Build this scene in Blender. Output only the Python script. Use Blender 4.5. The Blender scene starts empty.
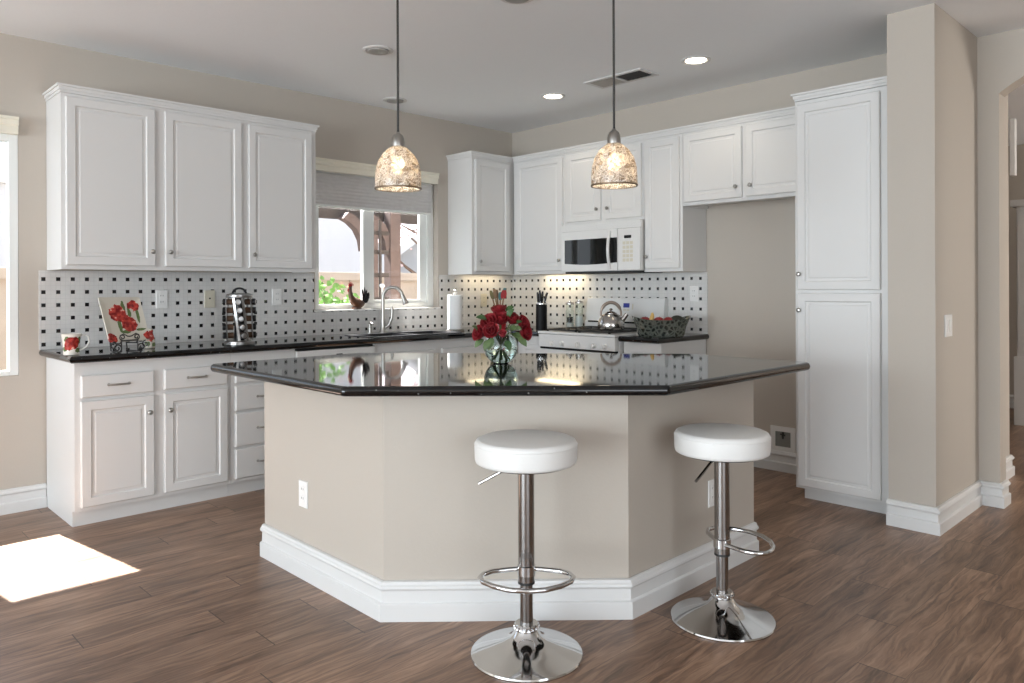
import bpy, bmesh, math, random
from mathutils import Vector, Matrix
random.seed(7)
SC = bpy.context.scene
COL = SC.collection
PI = math.pi

# ------------------------------------------------------------------ camera
FPX, YAW, ROLL, HORIZON = 752.0, math.radians(44.30), math.radians(-0.21), 287.15
cam_d = bpy.data.cameras.new('camera')
cam = bpy.data.objects.new('camera', cam_d)
COL.objects.link(cam)
Fw = Vector((math.sin(YAW), math.cos(YAW), 0))
Rt = Vector((math.cos(YAW), -math.sin(YAW), 0))
Up = Rt.cross(Fw)
R2 = Rt * math.cos(ROLL) + Up * math.sin(ROLL)
U2 = -Rt * math.sin(ROLL) + Up * math.cos(ROLL)
m = Matrix((R2, U2, -Fw)).transposed().to_4x4()
m.translation = Vector((-4.925, -5.037, 1.267))
cam.matrix_world = m
cam_d.sensor_width = 36.0
cam_d.lens = FPX / 1024 * 36.0
cam_d.shift_y = -(341.5 - HORIZON) / 1024
cam_d.clip_start = 0.05
SC.camera = cam

# ------------------------------------------------------------------ world, sun, daylight, exposure
SC.view_settings.view_transform = 'Standard'
SC.view_settings.look = 'None'
SC.view_settings.gamma = 1.0
SC.view_settings.use_curve_mapping = False
SC.view_settings.exposure = 0.36
SC.cycles.use_denoising = True
SC.cycles.caustics_reflective = False
SC.cycles.caustics_refractive = False
SC.cycles.sample_clamp_indirect = 6.0
SC.cycles.max_bounces = 10
SC.cycles.transparent_max_bounces = 16
w = bpy.data.worlds.new('sky')
SC.world = w
w.use_nodes = True
wn = w.node_tree.nodes
bgn = wn['Background']
tc = wn.new('ShaderNodeTexCoord'); sx = wn.new('ShaderNodeSeparateXYZ'); rp = wn.new('ShaderNodeValToRGB')
w.node_tree.links.new(tc.outputs['Generated'], sx.inputs[0])
w.node_tree.links.new(sx.outputs['Z'], rp.inputs[0])
rp.color_ramp.elements[0].color = (0.86, 0.93, 1.0, 1)
rp.color_ramp.elements[1].color = (0.42, 0.62, 0.95, 1)
w.node_tree.links.new(rp.outputs[0], bgn.inputs['Color'])
bgn.inputs['Strength'].default_value = 1.5

def light(name, kind, loc, energy, color, direction=None, size=None, **kw):
    d = bpy.data.lights.new(name, kind)
    d.energy = energy; d.color = color
    o = bpy.data.objects.new(name, d); COL.objects.link(o); o.location = loc
    if direction is not None:
        o.rotation_euler = Vector(direction).to_track_quat('-Z', 'Y').to_euler()
    if kind == 'AREA' and size:
        d.shape = 'RECTANGLE'; d.size, d.size_y = size
    for k, v in kw.items(): setattr(d, k, v)
    return o

light('sun', 'SUN', (-4, 6, 8), 34.0, (1.0, 0.97, 0.93), (0.094, -0.611, -0.786), angle=0.009)
light('daylight_patio_door', 'AREA', (-11.1, -3.7, 1.25), 430, (0.84, 0.935, 1.0), (1, 0, 0.55), (5.6, 2.4))
light('rear_fill_light', 'AREA', (-5.4, -8.1, 1.2), 58, (0.93, 0.97, 1.0), (0, 1, 0.1), (3.6, 2.2))  # unseen fill lamp behind the camera, placed to brighten faces turned that way
light('hall_fill_light', 'AREA', (2.6, -7.9, 1.5), 95, (1.0, 0.95, 0.88), (0, 1, 0), (1.6, 1.6))  # fill lamp added to brighten the hall; no window stands there

# ------------------------------------------------------------------ materials
def srgb(r, g, b):
    f = lambda c: (c / 255 / 12.92) if c <= 10 else ((c / 255 + 0.055) / 1.055) ** 2.4
    return (f(r), f(g), f(b), 1)

def new_mat(name):
    mt = bpy.data.materials.new(name); mt.use_nodes = True
    nt = mt.node_tree
    return mt, nt, nt.nodes['Principled BSDF']

def setp(b, **kw):
    for k, v in kw.items():
        b.inputs[k.replace('_', ' ')].default_value = v

def plain(name, col, rough=0.5, metal=0.0, noise=0.04, bump=0.0, scale=30.0, **kw):
    mt, nt, b = new_mat(name)
    N, L = nt.nodes, nt.links
    b.inputs['Roughness'].default_value = rough
    b.inputs['Metallic'].default_value = metal
    setp(b, **kw)
    t = N.new('ShaderNodeTexCoord'); n = N.new('ShaderNodeTexNoise'); n.inputs['Scale'].default_value = scale
    n.inputs['Detail'].default_value = 4
    L.new(t.outputs['Object'], n.inputs['Vector'])
    mx = N.new('ShaderNodeMix'); mx.data_type = 'RGBA'
    mx.inputs[6].default_value = tuple(c * (1 - noise) for c in col[:3]) + (1,)
    mx.inputs[7].default_value = tuple(min(1, c * (1 + noise)) for c in col[:3]) + (1,)
    L.new(n.outputs['Fac'], mx.inputs[0]); L.new(mx.outputs[2], b.inputs['Base Color'])
    if bump:
        bp = N.new('ShaderNodeBump'); bp.inputs['Strength'].default_value = bump; bp.inputs['Distance'].default_value = 0.002
        L.new(n.outputs['Fac'], bp.inputs['Height']); L.new(bp.outputs[0], b.inputs['Normal'])
    return mt

M = {}
M['wall'] = plain('wall_paint', (0.495, 0.445, 0.388, 1), 0.65, bump=0.25, scale=90, noise=0.015)
M['ceiling'] = plain('ceiling_paint', (0.90, 0.915, 0.93, 1), 0.8, bump=0.3, scale=60, noise=0.015)
M['cabinet'] = plain('white_cabinet_paint', (0.685, 0.678, 0.665, 1), 0.38, noise=0.01, scale=8)
M['trim'] = plain('white_trim_paint', (0.69, 0.685, 0.675, 1), 0.4, noise=0.01, scale=8)
M['appliance'] = plain('white_appliance_enamel', (0.73, 0.725, 0.71, 1), 0.22, noise=0.01, scale=8)
M['vinyl'] = plain('white_vinyl', (0.8, 0.82, 0.80, 1), 0.35, noise=0.01)
M['cream'] = plain('cream_valance', (0.80, 0.76, 0.64, 1), 0.45, noise=0.02)
M['nickel'] = plain('brushed_nickel', (0.40, 0.385, 0.36, 1), 0.30, 1.0, noise=0.05)
M['chrome'] = plain('chrome', (0.64, 0.64, 0.64, 1), 0.08, 1.0, noise=0.01)
M['steel'] = plain('stainless_steel', (0.50, 0.48, 0.46, 1), 0.2, 1.0, noise=0.03)
M['sink'] = plain('dark_composite', (0.022, 0.022, 0.024, 1), 0.3, noise=0.3, scale=120)
M['rack_steel'] = plain('satin_rack_steel', (0.27, 0.265, 0.26, 1), 0.3, 1.0, noise=0.05)
M['column_steel'] = plain('brushed_column_steel', (0.34, 0.325, 0.315, 1), 0.2, 1.0, noise=0.05)
M['leather'] = plain('white_vinyl_upholstery', (0.75, 0.745, 0.725, 1), 0.42, noise=0.015, bump=0.1, scale=140)
M['black'] = plain('black_plastic', (0.006, 0.006, 0.007, 1), 0.35, noise=0.1, Specular_IOR_Level=0.3)
M['iron'] = plain('black_iron', (0.018, 0.017, 0.016, 1), 0.5, noise=0.2)
M['matte_black'] = plain('matte_black', (0.004, 0.004, 0.0045, 1), 0.5, noise=0.1, Specular_IOR_Level=0.2)
M['rubber'] = plain('black_rubber', (0.02, 0.02, 0.02, 1), 0.6)
M['dark_hole'] = plain('dark_slot', (0.03, 0.03, 0.03, 1), 0.8)
M['plate_white'] = plain('white_plastic', (0.82, 0.81, 0.79, 1), 0.35, noise=0.01)
M['plate_beige'] = plain('beige_plastic', (0.62, 0.58, 0.47, 1), 0.4, noise=0.01)
M['paper'] = plain('paper_towel', (0.85, 0.85, 0.84, 1), 0.9, bump=0.4, scale=60)
M['red_ceramic'] = plain('red_ceramic', (0.32, 0.015, 0.02, 1), 0.25, noise=0.1)
M['rose'] = plain('rose_petal', (0.23, 0.008, 0.014, 1), 0.6, noise=0.6, scale=60)
M['rose_pink'] = plain('rose_bud_petal', (0.36, 0.03, 0.04, 1), 0.55, noise=0.3, scale=60)
M['leaf'] = plain('leaf_green', (0.035, 0.085, 0.025, 1), 0.5, noise=0.4, scale=25)
M['leaf_pale'] = plain('leaf_pale_green', (0.10, 0.155, 0.06, 1), 0.5, noise=0.3, scale=25)
M['leaf_bright'] = plain('leaf_bright_green', (0.13, 0.28, 0.06, 1), 0.5, noise=0.5, scale=9)
M['stem'] = plain('stem_green', (0.13, 0.2, 0.06, 1), 0.5, noise=0.2)
M['brown_wood'] = plain('brown_wood', (0.20, 0.11, 0.05, 1), 0.5, noise=0.3, scale=15)
M['redwood'] = plain('weathered_redwood', (0.13, 0.09, 0.08, 1), 0.7, noise=0.3, scale=12)
M['dark_timber'] = plain('dark_timber', (0.05, 0.037, 0.032, 1), 0.7, noise=0.3, scale=12)
M['fence'] = plain('tan_fence_boards', (0.46, 0.39, 0.32, 1), 0.8, noise=0.12, scale=6)
M['stucco'] = plain('white_stucco', (0.60, 0.61, 0.63, 1), 0.9, noise=0.03, bump=0.3, scale=20)
M['stucco_grey'] = plain('grey_stucco', (0.42, 0.42, 0.42, 1), 0.9, noise=0.03)
M['roof'] = plain('pale_roof', (0.40, 0.34, 0.36, 1), 0.8, noise=0.1, scale=4)
M['concrete'] = plain('patio_concrete', (0.10, 0.10, 0.10, 1), 0.85, noise=0.12, scale=3)
M['bark'] = plain('bark', (0.12, 0.08, 0.06, 1), 0.9, noise=0.3)
M['blossom'] = plain('pink_blossom', (0.6, 0.45, 0.45, 1), 0.8, noise=0.3)
M['teal'] = plain('teal_silicone', (0.03, 0.14, 0.15, 1), 0.4)
M['olive'] = plain('olive_handle', (0.13, 0.11, 0.03, 1), 0.5, noise=0.25)
M['rooster_brown'] = plain('rooster_brown_glaze', (0.085, 0.03, 0.010, 1), 0.35, noise=0.6, scale=40)
M['apple'] = plain('apple_skin', (0.30, 0.02, 0.02, 1), 0.3, noise=0.5, scale=18)
M['banana'] = plain('banana_skin', (0.65, 0.42, 0.13, 1), 0.5, noise=0.2)
M['avocado'] = plain('avocado_skin', (0.018, 0.022, 0.014, 1), 0.5, noise=0.4, bump=0.6, scale=70)
M['salt'] = plain('white_powder', (0.85, 0.84, 0.82, 1), 0.9)
M['dark_spice'] = plain('dark_spice', (0.08, 0.04, 0.02, 1), 0.8, noise=0.4, scale=90)
M['cord'] = plain('black_cord', (0.025, 0.022, 0.02, 1), 0.5)
M['shade_fabric'] = plain('grey_shade_fabric', (0.60, 0.585, 0.575, 1), 0.8, noise=0.08, scale=25)

def mat_glass(name, col=(0.95, 1, 0.98, 1), rough=0.0, ior=1.45):
    mt, nt, b = new_mat(name)
    setp(b, Base_Color=col, Roughness=rough, IOR=ior, Transmission_Weight=1.0)
    # thin ribbing so that the glass is procedural
    N, L = nt.nodes, nt.links
    n = N.new('ShaderNodeTexNoise'); n.inputs['Scale'].default_value = 8
    bp = N.new('ShaderNodeBump'); bp.inputs['Strength'].default_value = 0.03
    L.new(n.outputs['Fac'], bp.inputs['Height']); L.new(bp.outputs[0], b.inputs['Normal'])
    return mt
M['glass'] = mat_glass('clear_glass')
M['vase_glass'] = mat_glass('vase_glass', (0.88, 0.97, 0.95, 1))
M['water'] = mat_glass('water', (0.93, 0.97, 0.92, 1), 0, 1.33)

def math_node(nt, op, a, b=None, c=None):
    n = nt.nodes.new('ShaderNodeMath'); n.operation = op
    for i, v in enumerate((a, b, c)):
        if v is None: continue
        if isinstance(v, (int, float)): n.inputs[i].default_value = v
        else: nt.links.new(v, n.inputs[i])
    return n.outputs[0]

def mat_pane():
    mt, nt, b = new_mat('window_glass')
    N, L = nt.nodes, nt.links
    tr = N.new('ShaderNodeBsdfTransparent'); gl = N.new('ShaderNodeBsdfGlossy'); gl.inputs['Roughness'].default_value = 0.02
    lw = N.new('ShaderNodeLayerWeight'); lw.inputs['Blend'].default_value = 0.5
    fac = math_node(nt, 'ADD', math_node(nt, 'MULTIPLY', math_node(nt, 'POWER', lw.outputs['Facing'], 4.0), 0.5), 0.03)
    mx = N.new('ShaderNodeMixShader')
    L.new(fac, mx.inputs[0]); L.new(tr.outputs[0], mx.inputs[1]); L.new(gl.outputs[0], mx.inputs[2])
    L.new(mx.outputs[0], N['Material Output'].inputs['Surface'])
    return mt
M['pane'] = mat_pane()

def mix_col(nt, fac, a, b):
    n = nt.nodes.new('ShaderNodeMix'); n.data_type = 'RGBA'
    for i, v in ((0, fac), (6, a), (7, b)):
        if isinstance(v, (int, float, tuple)): n.inputs[i].default_value = v
        else: nt.links.new(v, n.inputs[i])
    return n.outputs[2]

def coords(nt, which='Object'):
    t = nt.nodes.new('ShaderNodeTexCoord'); s = nt.nodes.new('ShaderNodeSeparateXYZ')
    nt.links.new(t.outputs[which], s.inputs[0])
    return t.outputs[which], s.outputs

def mat_thin_glass():
    mt, nt, b = new_mat('thin_canister_glass')
    N, L = nt.nodes, nt.links
    tr = N.new('ShaderNodeBsdfTransparent'); tr.inputs[0].default_value = (0.93, 0.95, 0.94, 1)
    gl = N.new('ShaderNodeBsdfGlossy'); gl.inputs['Roughness'].default_value = 0.18
    lw = N.new('ShaderNodeLayerWeight'); lw.inputs['Blend'].default_value = 0.5
    fac = math_node(nt, 'ADD', math_node(nt, 'MULTIPLY', math_node(nt, 'POWER', lw.outputs['Facing'], 4.0), 0.35), 0.015)
    mx = N.new('ShaderNodeMixShader')
    L.new(fac, mx.inputs[0]); L.new(tr.outputs[0], mx.inputs[1]); L.new(gl.outputs[0], mx.inputs[2])
    L.new(mx.outputs[0], N['Material Output'].inputs['Surface'])
    return mt
M['thin_glass'] = mat_thin_glass()

def mat_granite():
    mt, nt, b = new_mat('black_granite')
    N, L = nt.nodes, nt.links
    v, _ = coords(nt)
    vo = N.new('ShaderNodeTexVoronoi'); vo.inputs['Scale'].default_value = 75
    L.new(v, vo.inputs['Vector'])
    sp = N.new('ShaderNodeSeparateColor'); L.new(vo.outputs['Color'], sp.inputs[0])
    few = math_node(nt, 'GREATER_THAN', sp.outputs[0], 0.93)
    near = math_node(nt, 'LESS_THAN', vo.outputs['Distance'], 0.22)
    f = math_node(nt, 'MULTIPLY', few, near)
    n = N.new('ShaderNodeTexNoise'); n.inputs['Scale'].default_value = 160; L.new(v, n.inputs['Vector'])
    base = mix_col(nt, n.outputs['Fac'], (0.001, 0.001, 0.0012, 1), (0.005, 0.005, 0.0055, 1))
    c = mix_col(nt, f, base, (0.20, 0.20, 0.19, 1))
    L.new(c, b.inputs['Base Color'])
    b.inputs['Roughness'].default_value = 0.045
    b.inputs['IOR'].default_value = 1.55
    return mt
M['granite'] = mat_granite()

def mat_floor():
    mt, nt, b = new_mat('wood_plank_floor')
    N, L = nt.nodes, nt.links
    v, s = coords(nt)
    PW, PL = 0.15, 1.22
    yr = math_node(nt, 'DIVIDE', math_node(nt, 'SUBTRACT', s[1], 0.015), PW)
    row = math_node(nt, 'FLOOR', yr)
    fy = math_node(nt, 'FRACT', yr)
    wn1 = N.new('ShaderNodeTexWhiteNoise'); wn1.noise_dimensions = '1D'; L.new(row, wn1.inputs['W'])
    xr = math_node(nt, 'ADD', math_node(nt, 'DIVIDE', s[0], PL), wn1.outputs['Value'])
    colm = math_node(nt, 'FLOOR', xr); fx = math_node(nt, 'FRACT', xr)
    cid = N.new('ShaderNodeCombineXYZ'); L.new(row, cid.inputs[0]); L.new(colm, cid.inputs[1])
    wn2 = N.new('ShaderNodeTexWhiteNoise'); L.new(cid.outputs[0], wn2.inputs['Vector'])
    # grain: stretched along the plank, shifted per plank
    cv = N.new('ShaderNodeCombineXYZ')
    L.new(math_node(nt, 'ADD', math_node(nt, 'MULTIPLY', s[0], 3.4), math_node(nt, 'MULTIPLY', wn2.outputs['Value'], 37.0)), cv.inputs[0])
    wp = N.new('ShaderNodeCombineXYZ')
    L.new(math_node(nt, 'ADD', math_node(nt, 'MULTIPLY', s[0], 3.2), math_node(nt, 'MULTIPLY', wn2.outputs['Value'], 53.0)), wp.inputs[0]); L.new(math_node(nt, 'MULTIPLY', s[1], 9.0), wp.inputs[1])
    wz = N.new('ShaderNodeTexNoise'); wz.inputs['Scale'].default_value = 1.0; wz.inputs['Detail'].default_value = 3; L.new(wp.outputs[0], wz.inputs['Vector'])
    L.new(math_node(nt, 'MULTIPLY', math_node(nt, 'ADD', s[1], math_node(nt, 'MULTIPLY', wz.outputs['Fac'], 0.085)), 58.0), cv.inputs[1])
    g1 = N.new('ShaderNodeTexNoise'); g1.inputs['Scale'].default_value = 1.0; g1.inputs['Detail'].default_value = 7; g1.inputs['Roughness'].default_value = 0.62
    g1.inputs['Distortion'].default_value = 0.7
    L.new(cv.outputs[0], g1.inputs['Vector'])
    cv2 = N.new('ShaderNodeCombineXYZ')
    L.new(math_node(nt, 'ADD', math_node(nt, 'MULTIPLY', s[0], 1.3), math_node(nt, 'MULTIPLY', wn2.outputs['Value'], 91.0)), cv2.inputs[0])
    L.new(math_node(nt, 'MULTIPLY', s[1], 7.0), cv2.inputs[1])
    g2 = N.new('ShaderNodeTexNoise'); g2.inputs['Scale'].default_value = 1.6; g2.inputs['Detail'].default_value = 4; L.new(cv2.outputs[0], g2.inputs['Vector'])
    r = N.new('ShaderNodeValToRGB')
    e = r.color_ramp.elements
    e[0].position = 0.33; e[0].color = (0.056, 0.029, 0.016, 1)
    e[1].position = 0.70; e[1].color = (0.44, 0.28, 0.185, 1)
    k = e.new(0.5); k.color = (0.225, 0.130, 0.082, 1)
    L.new(math_node(nt, 'ADD', math_node(nt, 'MULTIPLY', g1.outputs['Fac'], 0.62), math_node(nt, 'MULTIPLY', g2.outputs['Fac'], 0.40)), r.inputs[0])
    tone = math_node(nt, 'ADD', math_node(nt, 'MULTIPLY', wn2.outputs['Value'], 0.42), 0.80)
    hsv = N.new('ShaderNodeHueSaturation'); L.new(r.outputs[0], hsv.inputs['Color']); L.new(tone, hsv.inputs['Value'])
    # seams
    ey = math_node(nt, 'MINIMUM', fy, math_node(nt, 'SUBTRACT', 1.0, fy))
    ex = math_node(nt, 'MINIMUM', fx, math_node(nt, 'SUBTRACT', 1.0, fx))
    sy = math_node(nt, 'LESS_THAN', ey, 0.008)
    sxx = math_node(nt, 'LESS_THAN', ex, 0.0016)
    seam = math_node(nt, 'MAXIMUM', math_node(nt, 'MULTIPLY', sy, 0.45), math_node(nt, 'MULTIPLY', sxx, 0.85))
    c = mix_col(nt, seam, hsv.outputs[0], (0.03, 0.018, 0.013, 1))
    L.new(c, b.inputs['Base Color'])
    ro = math_node(nt, 'ADD', math_node(nt, 'MULTIPLY', g1.outputs['Fac'], 0.16), 0.30)
    L.new(ro, b.inputs['Roughness'])
    b.inputs['IOR'].default_value = 1.62
    bp = N.new('ShaderNodeBump'); bp.inputs['Strength'].default_value = 0.18; bp.inputs['Distance'].default_value = 0.002
    L.new(g1.outputs['Fac'], bp.inputs['Height']); L.new(bp.outputs[0], b.inputs['Normal'])
    return mt
M['floor'] = mat_floor()

def mat_tile(name, axis, u0, z0=0.943, p=0.0760):
    mt, nt, b = new_mat(name)
    N, L = nt.nodes, nt.links
    v, s = coords(nt)
    U = math_node(nt, 'DIVIDE', math_node(nt, 'SUBTRACT', s[axis], u0), p)
    V = math_node(nt, 'DIVIDE', math_node(nt, 'SUBTRACT', s[2], z0), 0.0762)
    ctr = lambda q: math_node(nt, 'ABSOLUTE', math_node(nt, 'SUBTRACT', math_node(nt, 'FRACT', math_node(nt, 'ADD', q, 0.5)), 0.5))
    du, dv = ctr(U), ctr(V)
    dot = math_node(nt, 'LESS_THAN', math_node(nt, 'MAXIMUM', du, dv), 0.142)
    # basket weave joints around the dots
    hu = ctr(math_node(nt, 'ADD', U, 0.5)); hv = ctr(math_node(nt, 'ADD', V, 0.5))
    line = lambda a, wd: math_node(nt, 'LESS_THAN', a, wd)
    ju = math_node(nt, 'LESS_THAN', math_node(nt, 'ABSOLUTE', math_node(nt, 'SUBTRACT', du, 0.155)), 0.014)
    jv = math_node(nt, 'LESS_THAN', math_node(nt, 'ABSOLUTE', math_node(nt, 'SUBTRACT', dv, 0.155)), 0.014)
    j = math_node(nt, 'MAXIMUM', math_node(nt, 'MAXIMUM', ju, jv), math_node(nt, 'MAXIMUM', line(hu, 0.012), line(hv, 0.012)))
    n = N.new('ShaderNodeTexNoise'); n.inputs['Scale'].default_value = 12; L.new(v, n.inputs['Vector'])
    base = mix_col(nt, n.outputs['Fac'], (0.60, 0.59, 0.575, 1), (0.70, 0.69, 0.67, 1))
    c1 = mix_col(nt, math_node(nt, 'MULTIPLY', j, 0.35), base, (0.40, 0.39, 0.38, 1))
    c2 = mix_col(nt, dot, c1, (0.006, 0.006, 0.007, 1))
    L.new(c2, b.inputs['Base Color'])
    b.inputs['Roughness'].default_value = 0.25
    return mt
M['tile_x'] = mat_tile('mosaic_tile_window_wall', 0, -3.822)
M['tile_y'] = mat_tile('mosaic_tile_range_wall', 1, -0.035, 0.946, 0.0759)

def mat_poppy(name, flowers, leaves, base, rough=0.2, axes=(0, 2), side_max=0.004):
    mt, nt, b = new_mat(name)
    N, L = nt.nodes, nt.links
    v, s = coords(nt)
    n = N.new('ShaderNodeTexNoise'); n.inputs['Scale'].default_value = 45; n.inputs['Detail'].default_value = 3; L.new(v, n.inputs['Vector'])
    wob = math_node(nt, 'MULTIPLY', math_node(nt, 'SUBTRACT', n.outputs['Fac'], 0.5), 0.03)
    side = math_node(nt, 'LESS_THAN', s[1], side_max)
    def dist(cx, cz, kx=1.0, kz=1.0):
        a = math_node(nt, 'MULTIPLY', math_node(nt, 'SUBTRACT', s[axes[0]], cx), kx)
        c = math_node(nt, 'MULTIPLY', math_node(nt, 'SUBTRACT', s[axes[1]], cz), kz)
        return math_node(nt, 'ADD', math_node(nt, 'SQRT', math_node(nt, 'ADD', math_node(nt, 'MULTIPLY', a, a), math_node(nt, 'MULTIPLY', c, c))), wob)
    col = base
    for (cx, cz, kx, kz, r) in leaves:
        f = math_node(nt, 'MULTIPLY', math_node(nt, 'LESS_THAN', dist(cx, cz, kx, kz), r), side)
        col = mix_col(nt, f, col, (0.10, 0.15, 0.05, 1))
    for (cx, cz, r) in flowers:
        d = dist(cx, cz)
        fcl = nt.nodes.new('ShaderNodeMath'); fcl.operation = 'MULTIPLY_ADD'; fcl.use_clamp = True
        fcl.inputs[1].default_value = 4.5; fcl.inputs[2].default_value = -1.75; L.new(n.outputs['Fac'], fcl.inputs[0])
        red = mix_col(nt, fcl.outputs[0], (0.20, 0.008, 0.008, 1), (0.58, 0.06, 0.04, 1))
        red = mix_col(nt, math_node(nt, 'GREATER_THAN', n.outputs['Fac'], 0.64), red, (0.72, 0.42, 0.34, 1))
        col = mix_col(nt, math_node(nt, 'MULTIPLY', math_node(nt, 'LESS_THAN', d, r), side), col, red)
    L.new(col, b.inputs['Base Color'])
    b.inputs['Roughness'].default_value = rough
    return mt

def emit(name, col, strength, base=(0.9, 0.9, 0.9, 1)):
    mt, nt, b = new_mat(name)
    setp(b, Base_Color=base, Emission_Color=col, Emission_Strength=strength)
    return mt
M['lamp_on'] = emit('lit_lamp_lens', (1.0, 0.88, 0.70, 1), 9.0)
M['bulb'] = emit('pendant_bulb', (1.0, 0.88, 0.70, 1), 26.0)
M['display'] = emit('blue_display', (0.04, 0.07, 0.6, 1), 0.18, (0.004, 0.005, 0.03, 1))

def mat_shade():
    mt, nt, b = new_mat('crackle_glass_mosaic')
    N, L = nt.nodes, nt.links
    v, _ = coords(nt)
    vo = N.new('ShaderNodeTexVoronoi'); vo.feature = 'DISTANCE_TO_EDGE'; vo.inputs['Scale'].default_value = 60
    nz = N.new('ShaderNodeTexNoise'); nz.inputs['Scale'].default_value = 30; L.new(v, nz.inputs['Vector'])
    mxv = N.new('ShaderNodeMix'); mxv.data_type = 'VECTOR'; mxv.inputs[0].default_value = 0.06
    L.new(v, mxv.inputs[4]); L.new(nz.outputs['Color'], mxv.inputs[5])
    L.new(mxv.outputs[1], vo.inputs['Vector'])
    vc = N.new('ShaderNodeTexVoronoi'); vc.inputs['Scale'].default_value = 60; L.new(mxv.outputs[1], vc.inputs['Vector'])
    edge = math_node(nt, 'LESS_THAN', vo.outputs['Distance'], 0.055)
    sp = N.new('ShaderNodeSeparateColor'); L.new(vc.outputs['Color'], sp.inputs[0])
    glasscol = mix_col(nt, sp.outputs[0], (0.42, 0.33, 0.23, 1), (0.92, 0.85, 0.75, 1))
    tl = N.new('ShaderNodeBsdfTranslucent'); L.new(glasscol, tl.inputs[0])
    df = N.new('ShaderNodeBsdfDiffuse'); L.new(glasscol, df.inputs[0])
    tr = N.new('ShaderNodeBsdfTransparent'); L.new(glasscol, tr.inputs[0])
    gl = N.new('ShaderNodeBsdfGlossy'); gl.inputs['Roughness'].default_value = 0.12
    bp = N.new('ShaderNodeBump'); bp.inputs['Strength'].default_value = 0.9; bp.inputs['Distance'].default_value = 0.004
    L.new(sp.outputs[1], bp.inputs['Height']); L.new(bp.outputs[0], gl.inputs['Normal'])
    m1 = N.new('ShaderNodeMixShader'); m1.inputs[0].default_value = 0.45; L.new(tl.outputs[0], m1.inputs[1]); L.new(df.outputs[0], m1.inputs[2])
    m2 = N.new('ShaderNodeMixShader'); L.new(math_node(nt, 'ADD', math_node(nt, 'MULTIPLY', sp.outputs[2], 0.4), 0.25), m2.inputs[0]); L.new(m1.outputs[0], m2.inputs[1]); L.new(tr.outputs[0], m2.inputs[2])
    m3 = N.new('ShaderNodeMixShader'); m3.inputs[0].default_value = 0.16; L.new(m2.outputs[0], m3.inputs[1]); L.new(gl.outputs[0], m3.inputs[2])
    dk = N.new('ShaderNodeBsdfDiffuse'); dk.inputs[0].default_value = (0.93, 0.89, 0.82, 1)
    m4 = N.new('ShaderNodeMixShader'); L.new(math_node(nt, 'MULTIPLY', edge, 0.75), m4.inputs[0]); L.new(m3.outputs[0], m4.inputs[1]); L.new(dk.outputs[0], m4.inputs[2])
    L.new(m4.outputs[0], N['Material Output'].inputs['Surface'])
    return mt
M['shade'] = mat_shade()

def mat_cutglass():
    mt, nt, b = new_mat('dark_cut_glass')
    N, L = nt.nodes, nt.links
    v, s = coords(nt)
    vo = N.new('ShaderNodeTexVoronoi'); vo.inputs['Scale'].default_value = 26; L.new(v, vo.inputs['Vector'])
    wv = N.new('ShaderNodeTexVoronoi'); wv.feature = 'DISTANCE_TO_EDGE'; wv.inputs['Scale'].default_value = 34; L.new(v, wv.inputs['Vector']); wm_ = math_node(nt, 'MULTIPLY', wv.outputs['Distance'], 4.0)
    c = mix_col(nt, wm_, (0.26, 0.28, 0.24, 1), (0.055, 0.065, 0.055, 1))
    L.new(c, b.inputs['Base Color'])
    setp(b, Roughness=0.15, Metallic=0.35, Transmission_Weight=0.25)
    bp = N.new('ShaderNodeBump'); bp.inputs['Strength'].default_value = 0.8; bp.inputs['Distance'].default_value = 0.006
    L.new(vo.outputs['Distance'], bp.inputs['Height']); L.new(bp.outputs[0], b.inputs['Normal'])
    return mt
M['cutglass'] = mat_cutglass()

def mat_blackglass():
    mt, nt, b = new_mat('black_oven_glass')
    setp(b, Base_Color=(0.008, 0.009, 0.009, 1), Roughness=0.04)
    n = nt.nodes.new('ShaderNodeTexNoise'); n.inputs['Scale'].default_value = 200
    bp = nt.nodes.new('ShaderNodeBump'); bp.inputs['Strength'].default_value = 0.01
    nt.links.new(n.outputs['Fac'], bp.inputs['Height']); nt.links.new(bp.outputs[0], b.inputs['Normal'])
    return mt
M['blackglass'] = mat_blackglass()

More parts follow.
